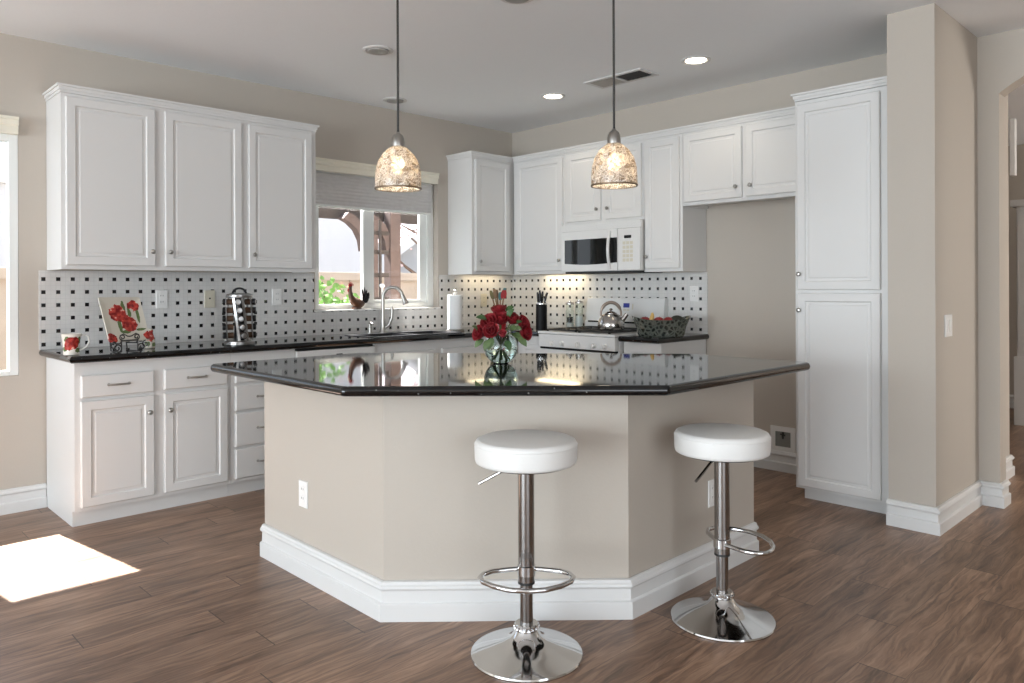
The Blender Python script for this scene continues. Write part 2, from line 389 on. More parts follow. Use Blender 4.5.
# ------------------------------------------------------------------ mesh helpers
V3 = Vector
class MB:
    def __init__(self): self.bm = bmesh.new()
    def box(self, x0, x1, y0, y1, z0, z1, bev=0.0, seg=2):
        bm = self.bm
        vs = [bm.verts.new((x, y, z)) for x in (x0, x1) for y in (y0, y1) for z in (z0, z1)]
        fs = [(0, 1, 3, 2), (4, 6, 7, 5), (0, 4, 5, 1), (2, 3, 7, 6), (0, 2, 6, 4), (1, 5, 7, 3)]
        faces = [bm.faces.new([vs[i] for i in f]) for f in fs]
        if bev > 0:
            es = list({e for f in faces for e in f.edges})
            bmesh.ops.bevel(bm, geom=es, offset=bev, segments=seg, affect='EDGES', profile=0.6)
        return self
    def loops(self, rings, close_u=True, cap0=True, cap1=True):
        bm = self.bm
        R = [[bm.verts.new(p) for p in r] for r in rings]
        n = len(R[0])
        for a, b in zip(R[:-1], R[1:]):
            for i in range(n if close_u else n - 1):
                j = (i + 1) % n
                try: bm.faces.new((a[i], a[j], b[j], b[i]))
                except ValueError: pass
        if cap0: bm.faces.new(R[0][::-1])
        if cap1: bm.faces.new(R[-1])
        return self
    def lathe(self, prof, c=(0, 0, 0), seg=32, axis=None, cap0=True, cap1=True, closed=False):
        c = V3(c); ax = V3(axis or (0, 0, 1)).normalized()
        u = ax.orthogonal().normalized() if axis else V3((1, 0, 0)); v = ax.cross(u)
        rings = []
        for r, z in prof:
            r = max(r, 1e-4)
            rings.append([c + ax * z + u * (r * math.cos(2 * PI * i / seg)) + v * (r * math.sin(2 * PI * i / seg)) for i in range(seg)])
        if closed: rings.append([p.copy() for p in rings[0]]); return self.loops(rings, True, False, False)
        return self.loops(rings, True, cap0, cap1)
    def tube(self, pts, r, seg=10, closed=False, flat=1.0):
        pts = [V3(p) for p in pts]; n = len(pts)
        rs = r if isinstance(r, (list, tuple)) else [r] * n
        T = []
        for i in range(n):
            if closed: t = pts[(i + 1) % n] - pts[i - 1]
            else: t = pts[min(i + 1, n - 1)] - pts[max(i - 1, 0)]
            T.append(t.normalized())
        u = T[0].orthogonal().normalized(); rings = []
        for i in range(n):
            u = (u - T[i] * u.dot(T[i])).normalized(); v = T[i].cross(u)
            rings.append([pts[i] + (u * math.cos(2 * PI * k / seg) + v * (math.sin(2 * PI * k / seg) * flat)) * rs[i] for k in range(seg)])
        if closed: rings.append(rings[0]); 
        if closed:
            bm = self.bm
            R = [[bm.verts.new(p) for p in rr] for rr in rings[:-1]]
            for i in range(n):
                a, b = R[i], R[(i + 1) % n]
                for k in range(seg):
                    l = (k + 1) % seg
                    bm.faces.new((a[k], a[l], b[l], b[k]))
            return self
        return self.loops(rings)
    def prism(self, poly, levels, masks=None):
        """poly: outline (ccw); levels: [(z, inset)] from bottom to top"""
        rings = [[V3((p[0], p[1], z)) for p in inset_poly(poly, d, masks)] for z, d in levels]
        return self.loops(rings)
    def ball(self, c, r, sc=(1, 1, 1), sub=2):
        ret = bmesh.ops.create_icosphere(self.bm, subdivisions=sub, radius=r)
        for v in ret['verts']:
            v.co = V3((v.co.x * sc[0], v.co.y * sc[1], v.co.z * sc[2])) + V3(c)
        return self
    def panel(self, o, u, n, w, h, prof):
        """door slab: prof = [(inset, depth)...], back first"""
        o, u, n = V3(o), V3(u), V3(n); z = V3((0, 0, 1)); rings = []
        for i, d in prof:
            rings.append([o + u * a + z * b + n * d for a, b in ((i, i), (w - i, i), (w - i, h - i), (i, h - i))])
        return self.loops(rings)
    def build(self, name, mat, parent=None, org=None, smooth=True, angle=35):
        bm = self.bm
        bmesh.ops.remove_doubles(bm, verts=bm.verts, dist=1e-6)
        bmesh.ops.recalc_face_normals(bm, faces=bm.faces)
        if parent is not None and org is None: org = ORG.get(parent.name, V3((0, 0, 0)))
        if org is not None: bmesh.ops.translate(bm, verts=bm.verts, vec=-V3(org))
        me = bpy.data.meshes.new(name); bm.to_mesh(me); bm.free()
        if smooth:
            me.shade_smooth(); me.set_sharp_from_angle(angle=math.radians(angle))
        me.materials.append(mat)
        o = bpy.data.objects.new(name, me); COL.objects.link(o)
        if smooth:
            wm = o.modifiers.new('normals', 'WEIGHTED_NORMAL'); wm.keep_sharp = True; wm.weight = 80
        if parent is not None:
            o.parent = parent; ORG[o.name] = V3(org)
        elif org is not None:
            o.location = V3(org); ORG[o.name] = V3(org)
        else: ORG[o.name] = V3((0, 0, 0))
        return o
ORG = {}

def inset_poly(poly, d, mask=None):
    n = len(poly); out = []
    A = sum(poly[i][0] * poly[(i + 1) % n][1] - poly[(i + 1) % n][0] * poly[i][1] for i in range(n))
    sg = 1 if A > 0 else -1
    L = []
    for i in range(n):
        p, q = V3((*poly[i], 0)), V3((*poly[(i + 1) % n], 0))
        t = (q - p).normalized(); nn = V3((-t.y, t.x, 0)) * sg
        dd = d if (mask is None or mask[i]) else 0.0
        L.append((p + nn * dd, t))
    for i in range(n):
        (p, t), (q, s) = L[i - 1], L[i]
        cr = t.x * s.y - t.y * s.x
        k = ((q.x - p.x) * s.y - (q.y - p.y) * s.x) / cr
        out.append((p.x + t.x * k, p.y + t.y * k))
    return out

def tag(o, label, cat, group=None, kind=None):
    o['label'] = label; o['category'] = cat
    if group: o['group'] = group
    if kind: o['kind'] = kind
    return o
def thing(name, label, cat, loc, rz=0.0, group=None):
    o = bpy.data.objects.new(name, None); COL.objects.link(o)
    o.location = loc; o.rotation_euler = (0, 0, rz); o.empty_display_size = 0.1
    ORG[o.name] = V3(loc) if rz == 0 else V3((0, 0, 0))
    return tag(o, label, cat, group)
def struct(name, mb, mat, label=None, cat=None, **k):
    o = mb.build(name, mat, **k); o['kind'] = 'structure'
    if label: o['label'] = label
    if cat: o['category'] = cat
    return o
def dup(root, loc, rz, label):
    r = root.copy(); COL.objects.link(r); r.location = loc; r.rotation_euler = (0, 0, rz); r['label'] = label
    for ch in list(root.children):
        c = ch.copy(); COL.objects.link(c); c.parent = r
        for g in list(ch.children):
            d = g.copy(); COL.objects.link(d); d.parent = c
    return r
def arc(c, r, a0, a1, n, ax1=(1, 0, 0), ax2=(0, 0, 1)):
    c, e1, e2 = V3(c), V3(ax1), V3(ax2)
    return [c + e1 * (r * math.cos(a0 + (a1 - a0) * i / n)) + e2 * (r * math.sin(a0 + (a1 - a0) * i / n)) for i in range(n + 1)]

CEIL = 2.709
# ================================================================== STRUCTURE
struct('floor', MB().box(-11.2, 5.2, -10.2, 0.15, -0.08, 0.0), M['floor'], 'brown wood plank floor', 'floor')
struct('ceiling', MB().box(-11.2, 5.2, -10.2, 0.15, CEIL, CEIL + 0.1), M['ceiling'], 'off-white ceiling', 'ceiling')

W1 = (-5.02, -3.943, 0.775, 2.15)
W2 = (-2.06, -0.893, 1.100, 2.15)
mb = MB(); T = 0.15
mb.box(-11.2, W1[0], 0, T, 0, CEIL); mb.box(W1[0], W1[1], 0, T, 0, W1[2]); mb.box(W1[0], W1[1], 0, T, W1[3], CEIL)
mb.box(W1[1], W2[0], 0, T, 0, CEIL); mb.box(W2[0], W2[1], 0, T, 0, W2[2]); mb.box(W2[0], W2[1], 0, T, W2[3], CEIL)
mb.box(W2[1], 0.15, 0, T, 0, CEIL)
struct('wall_back', mb, M['wall'], 'greige wall with the kitchen window', 'wall')
struct('wall_right', MB().box(0, 0.07, -3.57, 0, 0, CEIL).box(-0.70, 0.07, -3.80, -3.57, 0, CEIL), M['wall'], 'greige range wall ending in a projecting stub', 'wall', smooth=False)
# wall with arched opening, x .07 .. .20
AY0, AY1, ASP, AX0, AX1 = -3.907, -5.05, 2.365, 0.07, 0.20
mb = MB()
mb.box(AX0 + .0005, AX1, AY0, -3.79, 0, CEIL); mb.box(AX0, AX1, -10.2, AY1, 0, CEIL)
N_ = 16
prev = None
for i in range(N_ + 1):
    t = i / N_; y = AY0 + (AY1 - AY0) * t; z = ASP + 0.20 * (1 - (2 * t - 1) ** 2)
    ring = [V3((AX0, y, z)), V3((AX1, y, z)), V3((AX1, y, CEIL)), V3((AX0, y, CEIL))]
    if prev is None: rings = []
    rings.append(ring); prev = ring
mb.loops(rings)
struct('wall_arch', mb, M['wall'], 'greige wall with an arched opening to the hall', 'wall', smooth=False)
mb = MB(); 
mb.box(-11.2, -11.05, -10.2, -6.6, 0, CEIL); mb.box(-11.2, -11.05, -0.8, 0, 0, CEIL); mb.box(-11.2, -11.05, -6.6, -0.8, 2.5, CEIL)
struct('wall_left', mb, M['wall'])
mb = MB(); mb.box(-11.05, -7.0, -8.2, -8.05, 0, CEIL); mb.box(-3.4, 0.07, -8.2, -8.05, 0, CEIL); mb.box(-7.0, -3.4, -8.2, -8.05, 2.35, CEIL); mb.box(0.2, 5.2, -10.2, -10.05, 0, CEIL)
struct('wall_front', mb, M['wall'])
struct('wall_hall', MB().box(0.20, 0.96, -3.76, -3.62, 0, CEIL).box(4.2, 4.3, -10.2, -0.2, 0, CEIL).box(0.2, 4.3, -0.2, -0.1, 0, CEIL), M['wall'], 'wall of the hall beyond the arch', 'wall')

# baseboards: profile (height, thickness)
BB = [(0.0, 0.0), (0.0, 0.024), (0.056, 0.024), (0.060, 0.022), (0.064, 0.013), (0.100, 0.012), (0.104, 0.0125), (0.108, 0.020), (0.114, 0.023), (0.121, 0.021), (0.126, 0.015), (0.134, 0.012), (0.137, 0.004), (0.137, 0.0)]
def baseboard(name, path, label=None, parent=None, side=1, zs=1.0):
    """path: list of floor points, board stands to the left (side=1) of the walking direction"""
    n = len(path); P = [V3((*p, 0)) for p in path]; rings = []
    for i in range(n):
        ts = []
        if i > 0: ts.append((P[i] - P[i - 1]).normalized())
        if i < n - 1: ts.append((P[i + 1] - P[i]).normalized())
        ns = [V3((-t.y, t.x, 0)) * side for t in ts]
        nn = sum(ns, V3((0, 0, 0))); nn = nn / nn.dot(ns[0])
        rings.append([P[i] + nn * th + V3((0, 0, z * zs)) for z, th in BB])
    mb = MB(); mb.loops(rings)
    o = mb.build(name, M['trim'], parent, angle=25)
    if parent is None:
        o['kind'] = 'structure'; o['label'] = label or 'white baseboard'; o['category'] = 'baseboard'
    return o
baseboard('baseboard_back', [(-11.05, -0.001), (-3.812, -0.001)], 'white baseboard left of the base cabinets', side=-1)
baseboard('baseboard_fridge', [(-0.001, -2.07), (-0.001, -3.015)], 'white baseboard in the empty fridge space', side=-1)
baseboard('baseboard_stub', [(-0.701, -3.566), (-0.701, -3.801), (0.069, -3.801), (0.069, -3.908), (0.2, -3.908)], 'white stepped baseboard around the wall stub', side=-1)
baseboard('baseboard_arch', [(0.205, -5.051), (0.069, -5.051), (0.069, -9.9)], side=-1)
baseboard('baseboard_hall', [(0.22, -3.761), (0.961, -3.761), (0.961, -3.63)], side=-1)
baseboard('baseboard_far', [(4.199, -0.3), (4.199, -9.9)], side=-1)

# ---- windows
def window(name, x0, x1, z0, z1, y, stile, fw, label, sash_side=None):
    """frame, glass; stile = (xa, xb) meeting stile"""
    mb = MB()
    mb.box(x0, x0 + fw, y, y + 0.07, z0, z1, 0.003).box(x1 - fw, x1, y, y + 0.07, z0, z1, 0.003)
    mb.box(x0 + fw, x1 - fw, y, y + 0.07, z0, z0 + fw * 0.6, 0.003).box(x0 + fw, x1 - fw, y, y + 0.07, z1 - fw, z1, 0.003)
    fr = struct(name, mb, M['vinyl'], label, 'window', smooth=False)
    s = MB().box(stile[0], stile[1], y + 0.012, y + 0.058, z0 + fw * 0.6, z1 - fw, 0.004)
    s.build('meeting_stile', M['vinyl'], fr, smooth=False)
    if sash_side:
        a, b, zz = sash_side
        q = MB()
        q.box(b - 0.068, b, y + 0.018, y + 0.05, zz, z1 - fw, 0.003).box(a, b - 0.068, y + 0.018, y + 0.05, zz, zz + 0.03, 0.003)
        q.build('sash', M['vinyl'], fr, smooth=False)
    MB().box(x0 + fw * 0.9, x1 - fw * 0.9, y + 0.033, y + 0.037, z0 + fw * 0.5, z1 - fw * 0.9).build('pane', M['pane'], fr)
    return fr
window('window_1', W1[0] + .001, W1[1] - .001, W1[2] + .001, W1[3], 0.0, (-4.56, -4.48), 0.045, 'white framed window at the left edge')
window('window_2', W2[0] + .001, W2[1] - .001, W2[2] + .001, W2[3], 0.06, (-1.590, -1.490), 0.065, 'white framed slider window above the sink', (-1.490, -0.958, 1.138))
# valances and shade
def valance(x0, x1, z0, z1, label, name='window_valance'):
    mb = MB()
    h = z1 - z0
    rings = []
    for x in (x0, x1):
        rings.append([V3((x, 0 - .001, z0)), V3((x, -0.045, z0)), V3((x, -0.045, z0 + h * .45)), V3((x, -0.055, z0 + h * .55)), V3((x, -0.055, z0 + h * .8)), V3((x, -0.062, z0 + h * .86)), V3((x, -0.062, z1)), V3((x, -.001, z1))])
    mb.loops(rings)
    return tag(mb.build(name, M['cream']), label, 'valance')
valance(-2.215, -0.922, 2.142, 2.232, 'cream wooden valance above the kitchen sink window')
valance(-5.1, -3.950, 2.142, 2.237, 'cream wooden valance above the window at the left edge')
sh = thing('cellular_shade', 'grey fabric shade half lowered over the sink window', 'shade', (-1.48, 0.03, 1.885))
mb = MB(); zz = [2.14 - 0.0133 * i for i in range(19)]
fr_, bk_ = [], []
rings = []
for i, z in enumerate(zz):
    d = 0.004 if i % 2 else 0.0
    rings.append([V3((W2[0] + 0.012, 0.022 - d, z)), V3((W2[1] - 0.058, 0.022 - d, z)), V3((W2[1] - 0.058, 0.040 + d, z)), V3((W2[0] + 0.012, 0.040 + d, z))])
mb.loops(rings).build('shade_fabric', M['shade_fabric'], sh, angle=5)
MB().box(W2[0] + 0.012, W2[1] - 0.058, 0.018, 0.044, 1.882, 1.90, 0.004).build('bottom_rail', M['vinyl'], sh)
MB().box(W2[0] + 0.012, W2[1] - 0.058, 0.015, 0.046, 2.141, 2.149, 0.002).build('head_rail', M['vinyl'], sh)

# ---- backsplash
mb = MB(); BT = 0.008
zb0, zb1 = 0.9145, 1.374
mb.box(-3.845, -2.075, -BT, -.0005, zb0, zb1); mb.box(-2.075, -0.878, -BT, -.0005, zb0, 1.088); mb.box(-0.878, -BT - .0005, -BT, -.0005, zb0, zb1)
tag(mb.build('tile_backsplash', M['tile_x'], smooth=False), 'white mosaic tile backsplash with black dots around the sink window', 'backsplash')
tag(MB().box(-BT, -.0005, -2.066, -.0005, zb0, zb1).build('tile_backsplash', M['tile_y'], smooth=False), 'white mosaic tile backsplash with black dots behind the range', 'backsplash')
struct('trim_1', MB().box(-2.075, -0.878, -0.014, 0.06, 1.0885, 1.0995, 0.003), M['plate_white'], 'pale sill of the sink window', 'sill')

# ================================================================== CABINETS
DOOR = [(0, 0.0), (0, 0.017), (0.004, 0.021), (0.046, 0.021), (0.052, 0.013), (0.066, 0.013), (0.072, 0.0165), (0.078, 0.0165)]
DOOR_S = [(0, 0.0), (0, 0.017), (0.003, 0.020), (0.038, 0.020), (0.043, 0.013), (0.054, 0.013), (0.06, 0.0165)]
DRAWER = [(0, 0.0), (0, 0.014), (0.006, 0.020), (0.012, 0.020)]
class Wall:  # orthonormal frame of a cabinet run
    def __init__(self, axis): self.a = axis
    def pt(self, s, d, z): return V3((s, -d, z)) if self.a == 'A' else V3((-d, -s, z))  # B: s measured along -y
    def u(self): return V3((1, 0, 0)) if self.a == 'A' else V3((0, -1, 0))
    def n(self): return V3((0, -1, 0)) if self.a == 'A' else V3((-1, 0, 0))
    def box(self, mb, s0, s1, d0, d1, z0, z1, bev=0.0):
        p, q = self.pt(s0, d0, z0), self.pt(s1, d1, z1)
        mb.box(min(p.x, q.x), max(p.x, q.x), min(p.y, q.y), max(p.y, q.y), z0, z1, bev); return mb
WA, WB = Wall('A'), Wall('B')
def knob_mb(W, s, d, z, r=0.0135):
    mb = MB()
    mb.lathe([(0.006, -0.001), (0.0045, 0.008), (0.006, 0.012), (r, 0.017), (r * 1.02, 0.021), (r * .75, 0.026), (0.0, 0.028)], W.pt(s, d, z), 16, W.n(), cap1=True)
    return mb
def door(root, W, s0, s1, z0, z1, d, knob=None, prof=DOOR, name='door'):
    mb = MB(); mb.panel(W.pt(s0, d, z0), W.u(), W.n(), s1 - s0, z1 - z0, prof)
    o = mb.build(name, M['cabinet'], root, angle=20)
    if knob: knob_mb(W, knob[0], d + 0.020, knob[1]).build('knob', M['nickel'], o)
    return o
def drawer(root, W, s0, s1, z0, z1, d, pull=True):
    mb = MB(); mb.panel(W.pt(s0, d, z0), W.u(), W.n(), s1 - s0, z1 - z0, DRAWER)
    o = mb.build('drawer', M['cabinet'], root, angle=20)
    if pull:
        sc, zc = (s0 + s1) / 2, (z0 + z1) / 2 + 0.002; h = 0.052
        pts = [W.pt(sc + h * math.cos(PI - PI * i / 12), d + 0.02 + 0.024 * math.sin(PI * i / 12) ** 0.7, zc) for i in range(13)]
        rr = [0.0065 if i in (0, 12) else 0.0042 + 0.0015 * math.sin(PI * i / 12) for i in range(13)]
        m2 = MB().tube(pts, rr, 8)
        for k in (0, 12):
            m2.lathe([(0.008, -0.001), (0.008, 0.003), (0.005, 0.005)], W.pt(sc + (h if k else -h), d + 0.02, zc), 12, W.n())
        m2.build('handle', M['nickel'], o)
    return o
UB, UT, UD = 1.376, 2.385, 0.315
def crown(root, W, s0, s1, d, zt, left_ret=True, right_ret=True, dback=0.0):
    """small cap moulding: stepped strip along the front and its returns"""
    mb = MB()
    e0 = 0.016 if left_ret else 0.0; e1 = 0.016 if right_ret else 0.0
    for (o_, za, zb_) in ((0.004, zt - 0.045, zt - 0.03), (0.010, zt - 0.03, zt - 0.012), (0.020, zt - 0.012, zt)):
        W.box(mb, s0 - (o_ if left_ret else 0), s1 + (o_ if right_ret else 0), dback, d + o_, za, zb_)
    return mb.build('crown_moulding', M['cabinet'], root)

def wall_cab(W, s0, s1, z0, z1, d, doors, label, lr=(True, True), name='wall_cabinet', group=None, prof=DOOR):
    ctr = W.pt((s0 + s1) / 2, d / 2, z0)
    root = thing(name, label, 'cabinet', ctr, 0, group)
    mb = MB()
    W.box(mb, s0 + .016, s1 - .016, 0.002, d - 0.02, z0 + 0.024, z1 - 0.046); W.box(mb, s0, s0 + .016, 0.002, d - 0.02, z0, z1 - 0.046); W.box(mb, s1 - .016, s1, 0.002, d - 0.02, z0, z1 - 0.046)
    # face frame
    W.box(mb, s0, s1, d - 0.02, d, z0, z1 - 0.046, 0.0015)
    mb.build('carcass', M['cabinet'], root)
    for dd in doors: door(root, W, *dd[:4], d, dd[4], prof)
    crown(root, W, s0, s1, d, z1, *lr, dback=0.002)
    return root
ZT = 2.403
wall_cab(WA, -3.803, -2.232, UB, ZT, UD, [(-3.782, -3.310, 1.400, 2.336, (-3.330, 1.486)), (-3.253, -2.775, 1.400, 2.336, (-3.228, 1.486)), (-2.727, -2.272, 1.400, 2.336, (-2.697, 1.486))],
         'white wall cabinet with three tall doors left of the sink window')
wall_cab(WA, -0.782, -0.003, UB, ZT, UD, [(-0.752, -0.36, 1.400, 2.336, (-0.715, 1.486))], 'white corner wall cabinet next to the sink window, one door facing the room', (True, False))
wall_cab(WB, 0.340, 0.944, UB, ZT, UD, [(0.388, 0.922, 1.400, 2.336, (0.895, 1.486))], 'white wall cabinet with one wide door between the corner and the microwave', (False, False))
wall_cab(WB, 0.945, 1.722, 1.765, ZT, UD, [(0.968, 1.320, 1.790, 2.336, (1.292, 1.875)), (1.371, 1.710, 1.790, 2.336, (1.398, 1.875))], 'short white two-door wall cabinet directly above the microwave', (False, False))
wall_cab(WB, 1.723, 2.055, UB, ZT, UD, [(1.742, 2.036, 1.400, 2.336, (1.762, 1.486))], 'narrow tall white wall cabinet between the microwave and the fridge space', (False, False))
wall_cab(WB, 2.056, 3.012, 1.838, ZT, UD, [(2.076, 2.522, 1.862, 2.336, (2.485, 1.935)), (2.553, 2.985, 1.862, 2.336, (2.590, 1.935))], 'short wide white two-door cabinet above the empty fridge space', (False, False))
# pantry
PD = 0.594
root = thing('pantry_cabinet', 'tall white two-door pantry cabinet standing against the wall stub', 'cabinet', (-0.3, -3.29, 0))
mb = MB(); WB.box(mb, 3.013, 3.565, 0.003, PD - 0.02, 0.0885, 2.36); WB.box(mb, 3.013, 3.565, PD - 0.02, PD, 0.0725, 2.36, 0.0015)
mb.build('carcass', M['cabinet'], root)
mb = MB(); WB.box(mb, 3.035, 3.565, 0.003, 0.528, 0.0, 0.0885); mb.build('toe_kick', M['cabinet'], root)
door(root, WB, 3.032, 3.500, 1.246, 2.335, PD, (3.048, 1.338)); door(root, WB, 3.032, 3.500, 0.090, 1.226, PD, (3.048, 1.126))
crown(root, WB, 3.016, 3.565, PD, 2.407, True, False, dback=0.003)

# base cabinets on the window wall
FD = 0.585; CT0, CT1 = 0.877, 0.914
def base_cab(W, s0, s1, label, d=FD, cat='cabinet', hollow=False, name='base_cabinet'):
    root = thing(name, label, cat, W.pt((s0 + s1) / 2, 0.3, 0))
    mb = MB(); W.box(mb, s0, s1, 0.010, d - 0.02, 0.0852, CT0 - 0.001 if not hollow else 0.68); W.box(mb, s0, s1, d - 0.02, d, 0.085, CT0 - 0.001, 0.0015)
    mb.build('carcass', M['cabinet'], root)
    k = MB(); W.box(k, s0, s1, 0.010, 0.543, 0.0, 0.0851); k.build('toe_kick', M['cabinet'], root)
    return root
r = base_cab(WA, -3.809, -2.966, 'white base cabinet with two drawers above two doors at the counter\'s left end')
drawer(r, WA, -3.781, -3.412, 0.686, 0.806, FD); drawer(r, WA, -3.357, -2.991, 0.690, 0.806, FD)
door(r, WA, -3.781, -3.412, 0.106, 0.668, FD, (-3.440, 0.575)); door(r, WA, -3.357, -2.991, 0.106, 0.668, FD, (-3.329, 0.575))
r = base_cab(WA, -2.965, -2.540, 'white base cabinet of four stacked drawers left of the dishwasher')
for z0, z1 in ((0.690, 0.806), (0.520, 0.672), (0.302, 0.506), (0.106, 0.288)): drawer(r, WA, -2.942, -2.560, z0, z1, FD)
r = thing('dishwasher', 'white dishwasher under the counter between the drawers and the sink', 'dishwasher', (-2.235, -0.3, 0))
MB().box(-2.536, -1.935, -0.56, -0.02, 0.10, 0.855).build('body', M['appliance'], r)
MB().box(-2.534, -1.937, -0.60, -0.561, 0.13, 0.72, 0.006).build('door', M['appliance'], r)
p = MB().box(-2.534, -1.937, -0.602, -0.561, 0.726, 0.858, 0.006).build('control_panel', M['appliance'], r)
MB().box(-2.245, -2.20, -0.606, -0.6015, 0.815, 0.825, 0.001).build('latch', M['black'], p)
MB().box(-2.5385, -1.9325, -0.565, -0.50, 0.862, 0.873).box(-1.9345, -1.9325, -0.59, -0.561, 0.1, 0.86).build('gasket', M['black'], r)
MB().box(-2.53, -1.94, -0.54, -0.1, 0.0, 0.098).build('toe_kick', M['black'], r)
r = base_cab(WA, -1.9315, -0.66, 'white sink base cabinet with false drawer fronts behind the island', hollow=True)
drawer(r, WA, -1.905, -1.39, 0.690, 0.806, FD, False); drawer(r, WA, -1.335, -0.82, 0.690, 0.806, FD, False)
door(r, WA, -1.905, -1.39, 0.106, 0.668, FD, (-1.42, 0.575)); door(r, WA, -1.335, -0.82, 0.106, 0.668, FD, (-1.30, 0.575))
r = base_cab(WB, 0.66, 0.950, 'white corner base cabinet left of the range')
door(r, WB, 0.72, 0.93, 0.106, 0.806, FD, (0.90, 0.72), DOOR_S)
r = base_cab(WB, 1.735, 2.055, 'white end base cabinet right of the range, under the fruit bowl')
drawer(r, WB, 1.757, 2.033, 0.690, 0.806, FD); door(r, WB, 1.757, 2.033, 0.106, 0.668, FD, (1.785, 0.575), DOOR_S)

# countertops
EDGE = [(CT0, 0.013), (CT0 + 0.006, 0.005), (CT0 + 0.0185, 0.0), (CT1 - 0.006, 0.005), (CT1, 0.013), (CT1, 0.015)]
CD = 0.643
# the counter is an L with a sink cut-out: build as outline prism with hole made of boxes around it
SX0, SX1, SY0, SY1 = -1.915, -1.12, -0.56, -0.20
mb = MB()
poly = [(-3.845, -.0008), (-3.845, -CD), (SX0, -CD), (SX0, -.0008)]
mb.prism(poly, EDGE, [1, 1, 0, 0])
mb.prism([(SX0, SY0), (SX0, -CD), (SX1, -CD), (SX1, SY0)], EDGE, [0, 1, 0, 0])
mb.prism([(SX0, -.0008), (SX0, SY1), (SX1, SY1), (SX1, -.0008)], EDGE, [0, 0, 0, 0])
mb.prism([(SX1, -.0008), (SX1, -CD), (-CD, -CD), (-CD, -0.956), (-.0008, -0.956), (-.0008, -.0008)], EDGE, [0, 1, 1, 0, 0, 0])
tag(mb.build('countertop', M['granite'], angle=30), 'black granite L-shaped countertop running under the sink window into the corner', 'countertop')
tag(MB().prism([(-.0008, -1.730), (-CD, -1.730), (-CD, -2.077), (-.0008, -2.077)], EDGE, [0, 1, 1, 0]).build('countertop', M['granite'], angle=30), 'short black granite countertop right of the range, under the fruit bowl', 'countertop')

# sink
r = thing('kitchen_sink', 'dark double-bowl sink set in the counter below the window', 'sink', (-1.52, -0.4, 0.72))
def bowl(x0, x1):
    mb = MB(); t = 0.006
    rings = []
    for (i, z) in ((0.0, 0.918), (0.0, 0.74), (0.02, 0.722), (0.02, 0.722)):
        pass
    o = [(x0, SY0 + .03), (x1, SY0 + .03), (x1, SY1 - .045), (x0, SY1 - .045)]
    lv = [(0.735, 0.03), (0.722, 0.04)]
    outer = lambda d, z: [V3((p[0], p[1], z)) for p in inset_poly(o, d)]
    mb.loops([outer(-t, 0.916), outer(-t, 0.74), outer(0.02, 0.716), ], cap0=False, cap1=True)
    mb.loops([outer(-t, 0.916), outer(0, 0.918), outer(0, 0.75), outer(0.03, 0.724)], cap0=False, cap1=True)
    return mb
bowl(SX0 + .03, -1.54).build('bowl', M['sink'], r); bowl(-1.50, SX1 - .03).build('bowl', M['sink'], r)
mb = MB()
mb.box(SX0 - .012, SX1 + .012, SY0 - .012, SY0 + .024, 0.9145, 0.919, .002).box(SX0 - .012, SX1 + .012, SY1 - .04, SY1 + .012, 0.9145, 0.919, .002)
mb.box(SX0 - .012, SX0 + .024, SY0 + .024, SY1 - .04, 0.9145, 0.919, .002).box(SX1 - .024, SX1 + .012, SY0 + .024, SY1 - .04, 0.9145, 0.919, .002).box(-1.534, -1.506, SY0 + .024, SY1 - .04, 0.9145, 0.919, .002)
mb.build('rim', M['sink'], r)

# faucet
fx, fy, fz = -1.548, -0.135, 0.9145
r = thing('faucet', 'brushed nickel gooseneck faucet behind the sink', 'faucet', (fx, fy, fz))
MB().lathe([(0.030, 0), (0.030, 0.008), (0.024, 0.02), (0.0195, 0.05), (0.018, 0.11)], (fx, fy, fz), 24).build('base', M['nickel'], r)
dv = V3((0.72, -0.69, 0)).normalized()
H0 = 0.278; R0 = 0.076
pts = [V3((fx, fy, fz + 0.10)), V3((fx, fy, fz + H0))]
for i in range(1, 13):
    a = PI - PI * 0.92 * i / 12
    pts.append(V3((fx, fy, fz + H0)) + dv * (R0 + R0 * math.cos(a)) + V3((0, 0, R0 * math.sin(a))))
MB().tube(pts, [0.0145] * 2 + [0.0135] * 12, 14).build('spout', M['nickel'], r)
e = pts[-1]; dd = (pts[-1] - pts[-2]).normalized()
MB().lathe([(0.0135, -0.006), (0.016, 0.01), (0.0205, 0.055), (0.025, 0.075), (0.022, 0.079), (0.0, 0.079)], e, 20, dd).build('spray_head', M['nickel'], r)
hp = [V3((fx, fy, fz + 0.04)) + dv * 0.015, V3((fx, fy, fz + 0.06)) + dv * 0.045, V3((fx, fy, fz + 0.115)) + dv * 0.068, V3((fx, fy, fz + 0.18)) + dv * 0.072, V3((fx, fy, fz + 0.205)) + dv * 0.066]
MB().tube(hp, [0.013, 0.012, 0.011, 0.013, 0.009], 12).build('lever', M['nickel'], r)
r = thing('soap_dispenser', 'small brushed nickel soap pump left of the faucet', 'soap dispenser', (-1.655, -0.115, fz))
MB().lathe([(0.022, 0), (0.022, 0.006), (0.016, 0.012), (0.015, 0.045), (0.011, 0.05), (0.011, 0.07)], (-1.655, -0.115, fz), 20).build('base', M['nickel'], r)
MB().tube([(-1.655, -0.115, fz + 0.068), (-1.655, -0.115, fz + 0.078), (-1.66, -0.135, fz + 0.082), (-1.672, -0.185, fz + 0.074)], [0.011, 0.011, 0.008, 0.006], 10).build('nozzle', M['nickel'], r)

